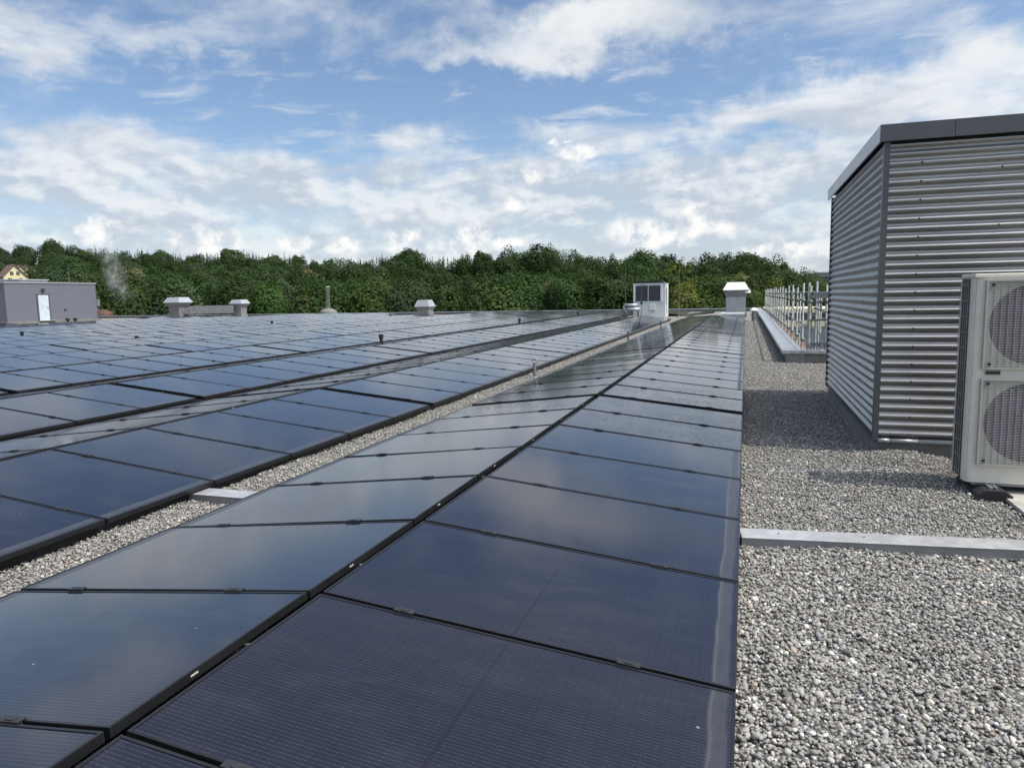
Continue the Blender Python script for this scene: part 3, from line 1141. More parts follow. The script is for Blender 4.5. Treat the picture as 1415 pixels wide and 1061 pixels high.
    # rubber foot blocks with steel channel
    for x in (.16, .80):
        ft = MB()
        prof = [(-.125, 0), (-.11, .06), (-.06, .092), (.06, .092), (.11, .06), (.125, 0)]
        vs = [(x + a, y, z - .012) for y in (-.17, D + .06) for a, z in prof]
        n = len(prof)
        ft.add(vs, [(k, k + 1, n + k + 1, n + k) for k in range(n - 1)] + [tuple(range(n - 1, -1, -1)), tuple(range(n, 2 * n))])
        fo = ft.build('foot', M['black'], t)
        br = MB().box(x - .024, x + .024, -.03, D + .03, .081, .0895)
        br.box(x - .024, x - .018, -.12, -.03, .081, .098).box(x + .018, x + .024, -.12, -.03, .081, .098).box(x - .0178, x + .0178, -.08, -.06, .082, .088)
        br.build('bracket', M['galv'], fo)
    # slab
    p = thing('paving_slab', 'pale concrete paving slab under the feet of the heat pump', 'paving slab', (4.02, 4.52, 0))
    MB().box(-.43, .5, -.85, -.205, -.03, .032).box(-.43, .5, -.20, .6, -.03, .033).build('slab', M['conc'], p, bevel=.004)
    MB().box(-.445, -.432, -.85, .6, -.03, .024).build('edge_strip', M['dark'], p)


heat_pump()


# ------------------------------------------------------------------ small things on the gravel
def wires():
    for k, (y0, lab) in enumerate([(4.9, 'thin pale lightning wire lying across the gravel near the heat pump'), (10.42, 'thin pale lightning wire across the gravel at the far end of the wall shadow')]):
        b = MB()
        pts = []
        for j in range(15):
            x = 1.76 + j * (1.22 if k == 0 else 1.2) / 14
            y = y0 + .26 * (x - 1.76) / 1.2 + .012 * math.sin(j * 1.3 + k)
            pts.append((x, y, ground_h(x, y) + .024 + .004 * math.sin(j * 2.1)))
        b.path(pts, .0042, 6)
        tag(b.build('lightning_wire', M['hood'], None, True), lab, 'wire', 'lightning wires on the gravel')


wires()


def anchors():
    labs = ['short steel anchor post with a bright ring in the gravel strip, nearest of three', 'short dark anchor post in the gravel strip, middle of three', 'short dark anchor post in the gravel strip, farthest of three']
    for k, y in enumerate((11.69, 23.34, 33.44)):
        t = thing('roof_anchor', labs[k], 'anchor post', (-2.04, y, 0), 0, 'fall protection anchor posts')
        MB().lathe((0, 0, 0), [(.055, 0), (.055, .02), (.030, .035), (.030, .27), (.034, .28), (.034, .30), (.012, .31)], 14).build('post', M['galv_dull'] if k == 0 else M['anth'], t, False)
        e = MB()
        n = 14
        for j in range(n):
            a, c = 2 * PI * j / n, 2 * PI * (j + 1) / n
            e.tube((.045 * math.cos(a), 0, .355 + .045 * math.sin(a)), (.045 * math.cos(c), 0, .355 + .045 * math.sin(c)), .010, 8)
        e.build('ring', M['galv'], t, True)
        if k == 0:
            MB().tube((.03, .0, .30), (.10, .0, .36), .009, 8).tube((.10, 0, .36), (.105, 0, .25), .007, 8).build('shackle', M['galv'], t)


anchors()


def pots():
    pl = [(-9.83, 20.3, .19, 'in the fourth gap from the walkway, nearest of its three'), (-9.83, 36.06, .19, 'middle of three in the fourth gap from the walkway'), (-9.83, 50.5, .19, 'farthest of three in the fourth gap from the walkway'),
          (-29.1, 22.86, .22, 'among the panels in front of the grey rooftop building'), (-25.2, 35.65, .19, 'standing alone among the panels left of the chimney'), (-25.2, 51.0, .17, 'among the panels just left of the lone far roof vent'), (-21.4, 21.6, .08, 'smallest, low among the panels below the pair of joined vents')]
    for x, y, h, lab in pl:
        t = thing('vent_pipe', 'short black vent pipe ' + lab, 'vent pipe', (x, y, 0), 0, 'black vent pipes between the panel rows')
        MB().lathe((0, 0, 0), [(.055, 0), (.055, ZL + h - .05)], 14).build('pipe', M['black'], t)
        MB().lathe((0, 0, ZL + h - .05), [(.075, 0), (.08, .005), (.08, .125), (.072, .13)], 16).build('cap', M['black'], t)


pots()


# ------------------------------------------------------------------ roof vents with hoods
def hood_vent(name, label, x, y, base, bh, flare, hw, hh, tw, mat_hood, group='hooded roof vents', mat_body=None, z0=0.0, neck=True):
    """base half width, body height, flare height, hood half width, hood height, top half width"""
    mb_ = mat_body or M['galv_dull']
    t = thing(name, label, 'roof vent', (x, y, z0), 0, group)
    MB().box(-base * 1.12, base * 1.12, -base * 1.12, base * 1.12, 0, .28).build('curb', M['galv_dull'], t)
    MB().box(-base, base, -base, base, .283, bh).build('body', mb_, t)
    for s in (-1, 1):
        MB().box(s * base * .5 - .012, s * base * .5 + .012, -base - .012, -base - .001, .29, bh - .01).build('seam', mb_, t)
    MB().frustum(0, 0, bh, bh + flare, base * 1.002, base * 1.002, hw * .93, hw * .93).build('flare', M['galv_dull'], t)
    h = MB().frustum(0, 0, bh + flare + .035, bh + flare + .035 + hh, hw, hw, tw, tw)
    h.frustum(0, 0, bh + flare + .002, bh + flare + .034, hw, hw, hw, hw)
    h.build('hood', mat_hood, t)
    return t


hood_vent('roof_vent', 'large hooded metal roof vent joined to a low grey duct, nearest the grey building', -51.97, 57.7, .62, 1.15, .42, .97, .50, .66, M['hood'])
hood_vent('roof_vent', 'smaller hooded roof vent at the far end of the low grey duct', -46.5, 60.0, .45, .95, .40, .72, .38, .50, M['hood'])
hood_vent('roof_vent', 'lone squat hooded roof vent near the far edge between chimney and white chiller', -24.62, 56.4, .52, .55, .28, .70, .55, .47, M['hood'])
v = hood_vent('roof_vent', 'tall roof vent with white hood and ribbed metal body at the walkway end', 1.18, 47.2, .60, 1.27, .42, .79, .47, .52, M['hood_white'], mat_body=M['trim_light'])
MB().frustum(.72, -.55, 1.52, 1.74, .18, .22, .10, .12).build('side_hood', M['hood_white'], v)


def low_duct():
    t = thing('air_duct', 'long low grey air duct on legs between the two joined roof vents', 'air duct', (-48.9, 58.85, 0), math.atan2(60.0 - 57.7, -46.5 + 51.97))
    b = MB()
    prof = [(-2.45, .45), (2.2, .45), (2.2, 1.22), (-1.95, 1.22), (-2.3, 1.05), (-2.45, .8)]
    n = len(prof)
    b.add([(x, y, z) for y in (-.45, .45) for x, z in prof], [tuple(range(n)), tuple(range(2 * n - 1, n - 1, -1))] + [((k + 1) % n, k, n + k, n + (k + 1) % n) for k in range(n)])
    b.build('duct_body', M['galv_dull'], t)
    for x in (-1.5, -.5, .5, 1.5):
        MB().box(x - .02, x + .02, -.47, .47, .43, 1.24).build('flange', M['galv_dull'], t)
    for x in (-1.9, -.6, .7, 1.9):
        for y in (-.4, .4):
            MB().box(x - .03, x + .03, y - .03, y + .03, 0, .43).build('leg', M['anth'], t)


low_duct()


def chiller():
    X0, X1, Y0, Y1, ZB, ZT = -5.02, -3.02, 45.0, 46.9, .10, 2.22
    t = thing('chiller', 'boxy white rooftop chiller with two dark coil panels at the row end', 'chiller', ((X0 + X1) / 2, Y0, 0))
    w = (X1 - X0) / 2
    d = Y1 - Y0
    MB().box(-w, w, .02, d, ZB, ZT - .06).build('casing', M['white'], t)
    MB().box(-w - .02, w + .02, -.01, d + .02, ZT - .058, ZT).build('top_frame', M['white'], t)
    MB().box(-w + .14, w - .30, -.005, .018, 1.12, ZT - .14).build('coil_panel', M['dark'], t)
    for x in (-w + .02, -.08, w - .30):
        MB().box(x, x + (.12 if x < -.5 else .035 if x < 0.3 else .10), -.016, .0195, 1.09, ZT - .06).build('post', M['white'], t)
    MB().box(.05, .40, -.06, .0185, .55, .86).build('control_box', M['white'], t)
    MB().box(.12, .36, -.05, -.001, .53, .549).build('box_shade_strip', M['dark'], t)  # dark strip standing in for the shade under the control box
    MB().box(-w - .0, w, .004, .0195, 1.03, 1.07).build('rail', M['white'], t)
    MB().box(-w + .12, w - .14, .2, d - .2, ZT + .002, ZT + .11).box(-w + .25, w - .3, .25, d - .3, ZT + .111, ZT + .15).build('fan_deck', M['black'], t)
    MB().box(w + .002, w + .012, .3, .62, .9, ZT - .2).box(w + .002, w + .012, .8, 1.0, .3, ZT - .3).build('side_louvre', M['galv_dull'], t)
    t2 = thing('lightning_rod', 'slim metal rod standing in front of the white chiller', 'lightning rod', (-4.45, 44.6, 0), 0, 'lightning rods')
    MB().tube((0, 0, 0), (0, 0, 2.45), .014, 6).build('rod', M['anth'], t2)
    MB().lathe((0, 0, .92), [(.05, 0), (.07, .04), (.07, .16), (.03, .2)], 10).build('clamp_head', M['black'], t2)
    for x, y, h, lab in ((-5.75, 46.5, 3.6, 'tall thin lightning rod left of the white chiller'), (-2.35, 47.0, 3.5, 'tall thin lightning rod right of the white chiller'), ):
        r_ = thing('lightning_rod', lab, 'lightning rod', (x, y, 0), 0, 'lightning rods')
        MB().tube((0, 0, .08), (0, 0, h), .016, 6, .007).build('rod', M['galv_dull'], r_)
        MB().lathe((0, 0, 0), [(.17, 0), (.17, .07), (.03, .09)], 12).build('foot', M['conc'], r_)
    p = thing('insulated_pipe', 'pair of fat silver insulated pipes bending into the chiller side', 'pipe', (-5.4, 44.6, 0))
    for k, (z, x0, x1, y) in enumerate(((.88, -.12, .72, .0), (.62, .02, .88, -.12))):
        MB().tube((x0, y, z), (x1, y, z), .10, 16).build('pipe', M['hood'], p, True)
        MB().tube((x0, y, z), (x0, y, .15), .085, 14).build('riser', M['galv_dull'], p, True)
    for x in (-.05, .75):
        MB().box(x - .03, x + .03, -.25, .2, .02, .50).build('support', M['anth'], p)


chiller()


def misc_far():
    t = thing('equipment_box', 'low wide silver metal box on the gravel before the white hooded vent', 'metal box', (1.05, 43.6, 0))
    MB().box(-.66, .64, 0, .5, .09, .25).build('body', M['hood'], t)
    MB().box(-.69, .67, -.03, .53, .252, .37).build('lid', M['hood_white'], t, bevel=.01)
    for x in (-.55, .55):
        MB().box(x - .05, x + .05, .05, .4, 0, .088).build('foot', M['black'], t)
    t = thing('vent_pipe', 'grey vent pipe with white cap and strut where the walkway ends', 'vent pipe', (2.2, 39.9, 0))
    MB().tube((0, 0, 0), (0, 0, .55), .11, 16).build('pipe', M['galv_dull'], t)
    MB().lathe((0, 0, .56), [(.20, 0), (.21, .02), (.13, .13), (.06, .16)], 16).build('cap', M['hood_white'], t)
    MB().tube((.12, 0, .50), (.34, -.05, .02), .022, 6).tube((.26, 0, .35), (.30, -.1, .02), .018, 6).build('strut', M['anth'], t)


misc_far()


# ------------------------------------------------------------------ grey rooftop building on the left
def stair_house():
    t = thing('roof_building', 'low grey clad rooftop building with a pale door, left end of the roof', 'building', (-54, 41.45, 0))
    LY, DX, H0, H1 = 8.5, 7.0, .28, 3.36
    b = MB()
    n = 22
    # lapped boards: each course leans out a little at its foot
    for k in range(n):
        z0, z1 = H0 + (H1 - H0) * k / n, H0 + (H1 - H0) * (k + 1) / n
        e = .022
        b.add([(0 + e, -e, z0), (0 + e, LY, z0), (0, LY, z1), (0, 0, z1), (-DX, -e, z0), (-DX, 0, z1)], [(0, 1, 2, 3), (4, 0, 3, 5), ])
        b.add([(0, 0, z1), (0, LY, z1), (e, LY, z1), (e, -e, z1), (-DX, 0, z1), (-DX, -e, z1)], [(0, 1, 2, 3), (4, 0, 3, 5)])
    b.build('cladding', M['greywall'], t)
    MB().box(-DX + .02, -.03, .03, LY - .01, .0, H1).build('core', M['greywall'], t)
    MB().box(-DX, .03, LY - .009, LY + .03, H0, H1).build('corner_trim', M['anth'], t)
    MB().box(-DX - .05, .07, -.07, LY + .06, H1 + .002, H1 + .12).build('roof_edge', M['trim_light'], t)
    MB().box(-DX, .30, -.25, LY + .10, -.02, H0 - .003).build('plinth', M['plinth'], t)
    d = MB().box(.0, .045, 2.78, 3.72, .29, 2.42).build('door', M['door'], t)
    MB().box(.046, .09, 3.58, 3.62, 1.28, 1.42).build('handle', M['anth'], d)
    fr = MB().box(.0, .06, 2.66, 2.777, .285, 2.54).box(.0, .06, 3.723, 3.84, .285, 2.54).box(0, .06, 2.778, 3.722, 2.423, 2.54)
    fr.build('door_frame', M['anth'], t)
    MB().box(.02, .16, 3.15, 3.40, 2.70, 2.95).build('lamp', M['dark'], t)
    MB().box(.025, .10, 5.15, 5.32, 1.10, 1.22).build('socket', M['dark'], t)
    MB().box(.05, .5, 2.5, 3.95, .285, .31).build('step', M['conc'], t)
    s = MB().box(-3.2, -1.3, 2.3, 4.9, H1 + .122, H1 + .30)
    sk = s.build('skylight', M['farroof'], t)
    MB().box(-3.3, -1.2, 2.2, 5.0, H1 + .302, H1 + .38).build('skylight_cover', M['hood'], sk)
    r_ = thing('lightning_rod', 'thin lightning rod on top of the grey clad building', 'lightning rod', (-54.6, 47.9, H1 + .12), 0, 'lightning rods')
    MB().tube((0, 0, 0), (0, 0, 1.65), .018, 6, .008).build('rod', M['galv_dull'], r_)
    for x, y, lab in ((-53.2, 46.9, 'small dark box on the roof before the grey building, nearer its corner'), (-53.0, 46.0, 'small dark box on the roof before the grey building, nearer its door')):
        q = thing('junction_box', lab, 'junction box', (x, y, 0), 0, 'dark boxes before the grey building')
        MB().box(-.10, .10, -.14, .14, .20, .42).build('box', M['black'], q, bevel=.01)
        MB().box(-.05, .05, -.05, .05, 0, .20).build('foot', M['anth'], q)


stair_house()


# ------------------------------------------------------------------ scaffold beyond the right parapet
def scaffold():
    t = thing('scaffold', 'galvanised tube scaffold standing outside the right parapet', 'scaffold', (3.1, 15.5, 0))
    k = 0
    ys = [0.0, .42] + [2.1 * i for i in range(1, 19)]
    src = {}

    def std(x, y, top, r):
        key = (top, r)
        if key not in src:
            src[key] = MB().tube((0, 0, -11.9), (0, 0, top), r, 9).tube((0, 0, .35), (0, 0, .42), r * 1.7, 9).tube((0, 0, 1.30), (0, 0, 1.36), r * 1.7, 9).build('standard', M['scaff'], t, True)
            o = src[key]
        else:
            o = src[key].copy()
            COL.objects.link(o)
        o.location = (x, y, 0)
        o.rotation_euler = (0, 0, (x * 7 + y) % 3)
    for i, y in enumerate(ys):
        std(0, y, 1.74 if i % 3 else 1.66, .027 if i else .040)
        std(.78, y + .05, 1.66 if i % 4 else 1.52, .026) if i % 2 == 0 else None
        if i in (0, 1, 4, 9, 12):
            std(.22, y + .1, 1.50, .022)
    for y in (0.0,):
        std(.12, y - .02, 1.76, .026)
        std(.33, y + .1, 1.68, .024)
        std(1.6, y, 1.62, .026)
    for z in (1.52, .75):
        for x in (0, .78):
            MB().tube((x + .045, -.2, z), (x + .045, 38.0, z), .022, 8).build('ledger', M['scaff'], t, True)
    MB().box(-.02, 2.4, -.06, -.02, 1.40, 1.53).build('guard_board', M['scaff'], t)
    for z in (.93, .42):
        MB().tube((0, -.05, z), (2.4, -.05, z + .02), .022, 8).build('ledger', M['scaff'], t, True)
    for (a, b) in (((.05, -.09, .28), (1.7, -.09, -.45)), ((.05, -.09, 1.2), (.9, -.09, .9)), ((.78, 4.2, .2), (.78, 8.4, -1.6)), ((.02, -.10, -.22), (1.3, -.10, -.75))):
        MB().tube(a, b, .021, 8).build('brace', M['scaff'], t, True)
    for y in ys[2:]:
        MB().tube((0, y + .05, -.42), (.78, y + .05, -.42), .021, 6).build('transom', M['scaff'], t, True)
    for i in range(13):
        for x in (.0, .26, .52):
            MB().box(x + .03, x + .27, .3 + i * 3.0, 3.27 + i * 3.0, -.395, -.350).build('deck_board', M['plank'], t)


scaffold()


def neighbours():
    t = thing('neighbour_building', 'long low beige building with a dark window band, seen through the scaffold', 'building', (20, 90, -12))
    H = 12
    MB().box(-16, 24, 0, 12, 0, H - 2.55).build('lower_wall', M['farroof'], t)
    MB().box(-16, 24, -.1, 12, H - 2.54, H - 1.82).build('spandrel', M['beige'], t)
    MB().box(-16, 24, .1, 12, H - 1.815, H - .94).build('window_band', M['bandglass'], t)
    MB().box(-16, 24, -.1, 12, H - .935, H - .45).build('roof_edge', M['beige'], t)
    for i in range(20):
        MB().box(-16 + i * 2, -15.93 + i * 2, .02, .099, H - 1.814, H - .94).build('mullion', M['anth'], t)
    t = thing('site_container', 'small rust red tank lying in the yard beyond the scaffold', 'tank', (5.55, 31, -2.25))
    MB().tube((-.55, 0, .42), (.55, 0, .42), .42, 18).tube((-.1, 0, .8), (.1, 0, .8), .12, 10).build('shell', M['rust'], t, True)
    MB().box(-.5, -.4, -.3, .3, -.2, .05).box(.4, .5, -.3, .3, -.2, .05).build('cradle', M['anth'], t)
    t = thing('storage_shed', 'low brown shed roof below in the yard behind the scaffold', 'shed', (9, 34, -12))
    MB().box(-4.5, 6, -3, 9, 0, 9.4).build('wall', M['farroof'], t)
    MB().box(-4.7, 6.2, -3.2, 9.2, 9.41, 9.55).build('roof', M['yard'], t)
    for i, (x, y, w, c) in enumerate([(-3.3, 2.5, 1.2, 'plank'), (-1.5, 4.5, 1.0, 'farroof'), (.6, 3.5, 1.3, 'plank'), (-2.6, 6.5, 1.4, 'hood')]):
        p = thing('material_stack', ['brown stack of boards on the shed roof, nearest the scaffold', 'grey crate on the shed roof behind the boards', 'wide brown stack of boards farther right on the shed roof', 'pale bundle at the back of the shed roof'][i], 'stack', (9 + x, 34 + y, -2.44), .3 * i, 'building materials on the shed roof')
        for q in range(4):
            MB().box(-w / 2, w / 2, -.4, .4, .02 + q * .14, .14 + q * .14).build('board', M[c], p)
    # chimney beyond the far edge
    t = thing('chimney', 'slim stone coloured chimney shaft rising from a round base beyond the roof', 'chimney', (-58.1, 95.0, -12))
    MB().lathe((0, 0, 0), [(.34, 12.2), (.28, 15.45), (.30, 15.46), (.30, 15.6)], 18).build('shaft', M['stonechim'], t, True)
    MB().lathe((0, 0, 0), [(1.3, 0), (1.3, 11.75), (1.25, 11.9), (.9, 12.15), (.45, 12.28), (.30, 12.32)], 24).build('base', M['plinth'], t, True)
    # brown domed roof and railing by the left building
    t = thing('domed_building', 'red brown curved roof with a small railed platform behind the grey building', 'building', (-85.6, 80, -12))
    MB().lathe((0, 0, 0), [(1.5, 0), (1.5, 12.0), (1.4, 12.3), (1.05, 12.6), (.5, 12.8), (.1, 12.86)], 26).build('dome', M['brick'], t, True)
    rl = MB()
    for a in range(8):
        x = -2.2 + a * .32
        rl.tube((x, -1.5, 13.35), (x, -1.5, 14.25), .035, 6)
    for z in (13.8, 14.25):
        rl.tube((-2.2, -1.5, z), (.05, -1.5, z), .035, 6)
    rl.box(-2.3, .1, -1.7, -.4, 13.25, 13.36)
    rl.box(-.35, .35, -1.2, -.6, 13.37, 14.3)
    rl.build('platform', M['scaff'], t)
    MB().box(-2.2, 0.0, -1.4, -.6, 12.0, 13.24).build('support', M['farroof'], t)


neighbours()

# ------------------------------------------------------------------ land, hillside
SKY_PTS = [(-200, 336), (0, 338), (30, 336), (55, 333), (70, 331), (88, 340), (105, 343), (160, 345), (230, 347), (290, 350), (322, 344), (350, 351), (400, 351), (450, 353), (500, 356), (540, 353), (570, 345), (592, 356), (625, 353), (640, 352), (665, 348), (685, 352), (705, 341), (722, 347), (745, 338), (775, 341), (800, 345), (830, 343), (855, 348), (890, 346), (915, 353), (935, 356), (960, 357), (985, 350), (1030, 352), (1075, 356), (1092, 362), (1103, 376), (1120, 376), (1140, 381), (1250, 384), (1500, 380)]
SKY_AZ = [azel(u, v) for u, v in SKY_PTS]


def skyline(a):
    for (a0, e0), (a1, e1) in zip(SKY_AZ[:-1], SKY_AZ[1:]):
        if a0 <= a <= a1:
            return e0 + (e1 - e0) * (a - a0) / (a1 - a0)
    return SKY_AZ[0][1] if a < SKY_AZ[0][0] else SKY_AZ[-1][1]


A0, A1 = azel(-90, 400)[0], azel(1255, 400)[0]
AZ55 = azel(56, 400)[0]
AZM = azel(560, 400)[0]
D1 = 128.0


def dtop(a):
    """how far away the top of the wood is"""
    if a < AZ55:
        return 430.0
    return 300.0 - 118.0 * min(1, max(0, (a - AZ55 - .12) / (AZM + .18 - AZ55 - .12)))


def land_h(a, D):
    dt = dtop(a)
    zt = CAM[2] + dt * math.tan(skyline(a)) - 15.5
    f = min(1, max(0, (D - D1 + 12) / (dt - D1 + 12)))
    f = f * f * (3 - 2 * f) * .35 + f * .65
    return -12 + (zt + 12) * f


def land():
    vs, fs = [], []
    na, ds = 64, [0, 40, 80, 116, 128, 150, 175, 200, 230, 260, 300, 350, 430, 520, 800, 1500, 4000]
    for D in ds:
        for i in range(na):
            a = -PI + 2 * PI * i / (na - 1)
            if A0 - .1 < a < A1 + .1:
                h = land_h(min(max(a, A0), A1), min(D, 520))
                if D > 520:
                    h *= max(0.0, 1 - (D - 520) / 3000)
            else:
                h = -12
            vs.append((CAM[0] + D * math.sin(a), CAM[1] + D * math.cos(a), h if D > 100 else -12))
    for j in range(len(ds) - 1):
        for i in range(na - 1):
            fs.append((j * na + i, j * na + i + 1, (j + 1) * na + i + 1, (j + 1) * na + i))
    struct('hillside', MB().add(vs, fs), M['soil'], True)
    struct('yard', MB().add([(2.95, 15, -11.93), (70, 15, -11.93), (70, 110, -11.93), (2.95, 110, -11.93)], [(0, 1, 2, 3)]), M['yard'])


land()


# ------------------------------------------------------------------ trees
def crown_mesh(seed, kind, n_leaf):
    """a crown of leaf clumps, unit height 1 (from 0.0 to 1.0), radius about .3"""
    q = np.random.default_rng(seed)
    if kind == 'broad':
        cz, ax, zl, zh, nl, am = .56, .29, .40, .42, 30, .40
    elif kind == 'tall':
        cz, ax, zl, zh, nl, am = .55, .165, .52, .44, 40, .46
    else:
        cz, ax, zl, zh, nl, am = .46, .35, .46, .52, 34, .30
    ax *= q.uniform(.85, 1.18)
    # outline: an egg with many boughs of different size pushing out of it
    ld = q.normal(0, 1, (nl, 3))
    ld /= np.linalg.norm(ld, axis=1)[:, None]
    lk = q.uniform(9, 38, nl)
    la = q.uniform(.25, 1.0, nl) * am
    n = int(n_leaf * 1.5)
    d = q.normal(0, 1, (n, 3))
    d /= np.linalg.norm(d, axis=1)[:, None]
    dots = d @ ld.T
    bump = (la * np.exp((dots - 1) * lk)).max(1)
    gapd = q.normal(0, 1, (9, 3))
    gapd /= np.linalg.norm(gapd, axis=1)[:, None]
    gap = (np.exp((d @ gapd.T - 1) * 26)).max(1)
    rr = .74 + bump
    depth = np.where(q.random(n) < .78, q.uniform(.84, 1.04, n), q.uniform(.45, .9, n))
    rr = rr * depth
    zs = np.where(d[:, 2] > 0, zh, zl)
    # narrower shoulders near the top of tall trees, open skirts below
    P = np.stack([d[:, 0] * rr * ax, d[:, 1] * rr * ax, cz + d[:, 2] * rr * zs], 1)
    keep = (q.random(n) > gap * .85) & (P[:, 2] > .04) & (q.random(n) < np.where(d[:, 2] < -.5, .45, 1.0))
    P, d, n = P[keep], d[keep], int(keep.sum())
    P += q.normal(0, .008, P.shape)
    P[:, 2] *= 1.0 / np.quantile(P[:, 2], .999)
    N = d + q.normal(0, .36, (n, 3))
    N /= np.linalg.norm(N, axis=1)[:, None]
    S = q.uniform(.009, .018, n) * (1.0 if kind != 'bush' else 1.35)
    t = np.cross(N, q.normal(0, 1, P.shape))
    t /= np.linalg.norm(t, axis=1)[:, None]
    b = np.cross(N, t)
    n = len(P)
    s = S[:, None]
    V = np.stack([P - t * s, P - b * s * .62 + t * s * .1, P + t * s, P + b * s * .62 + t * s * .15], 1).reshape(-1, 3)
    F = np.arange(n * 4).reshape(n, 4)
    me = bpy.data.meshes.new('crown')
    me.vertices.add(len(V))
    me.vertices.foreach_set('co', V.astype(np.float32).ravel())
    me.loops.add(F.size)
    me.loops.foreach_set('vertex_index', F.astype(np.int32).ravel())
    me.polygons.add(n)
    me.polygons.foreach_set('loop_start', np.arange(0, F.size, 4, dtype=np.int32))
    me.materials.append(M['leaf'])
    me.update(calc_edges=True)
    return me


def trunk_mesh(seed):
    q = random.Random(seed)
    b = MB()
    p = Vector((0, 0, -.08))
    pts = [(p, .022)]
    for k in range(5):
        p = p + Vector((q.uniform(-.012, .012), q.uniform(-.012, .012), .15))
        pts.append((p, .020 - .0034 * k))
    for (a, ra), (c, rc) in zip(pts[:-1], pts[1:]):
        b.tube(a, c, ra, 6, rc)
    for k in range(6):
        a = q.uniform(0, 2 * PI)
        base = pts[2 + k % 3][0]
        b.tube(base, base + Vector((.17 * math.cos(a), .17 * math.sin(a), q.uniform(.10, .22))), .009, 5, .003)
    o = b.build('trunk', M['trunk'], None, True)
    me = o.data
    bpy.data.objects.remove(o)
    return me


CROWNS = {'broad': [crown_mesh(100 + k, 'broad', 7600) for k in range(7)], 'tall': [crown_mesh(200 + k, 'tall', 6600) for k in range(5)], 'bush': [crown_mesh(300 + k, 'bush', 5200) for k in range(4)]}
TRUNKS = [trunk_mesh(k) for k in range(4)]
GREEN = {'dark': (0.036, 0.062, 0.023), 'mid': (0.043, 0.076, 0.027), 'fresh': (0.058, 0.100, 0.030), 'yellow': (0.13, 0.155, 0.045), 'grey': (0.050, 0.078, 0.040), 'bloom': (0.20, 0.20, 0.12)}
TREES = []


def tree(a, D, top, kind, tone, label, width=1.0, group='trees of the wooded slope', zbase=None):
    x, y = CAM[0] + D * math.sin(a), CAM[1] + D * math.cos(a)
    zb = land_h(a, D) if zbase is None else zbase
    H = max(3.0, top - zb)
    t = thing({'broad': 'broadleaf_tree', 'tall': 'tall_tree', 'bush': 'bushy_tree'}[kind], label, 'tree', (x, y, zb), rnd.uniform(0, 6.28), group)
    c = bpy.data.objects.new('crown', rnd.choice(CROWNS[kind]))
    COL.objects.link(c)
    c.parent = t
    wd = width * rnd.uniform(.82, 1.38)
    c.scale = (H * wd, H * wd * rnd.uniform(.92, 1.08), H)
    j = rnd.uniform(.85, 1.18)
    c.color = tuple(k * j for k in GREEN[tone]) + (1,)
    k = bpy.data.objects.new('trunk', rnd.choice(TRUNKS))
    COL.objects.link(k)
    k.parent = t
    k.scale = (H, H, H)
    TREES.append(t)
    return t


LANDM = [(-90, 'behind the cream houses'), (56, 'above the grey clad building'), (140, 'behind the rising steam'), (215, 'above the two joined vents'), (345, 'left of the slim chimney'), (460, 'right of the slim chimney'), (545, 'above the lone squat vent'), (640, 'between the lone vent and the white chiller'), (780, 'just left of the white chiller'), (870, 'behind the white chiller'), (935, 'between the chiller and the white hooded vent'), (1040, 'above the scaffold'), (1145, 'hidden beyond the corrugated plant room')]


def where(a):
    w = LANDM[0][1]
    for u, s in LANDM:
        if azel(u, 400)[0] <= a:
            w = s
    return w


def u_of(a):
    d = np.array([math.sin(a), math.cos(a), 0.0])
    return 707.5 + FPX * (d @ RT) / (d @ fw)


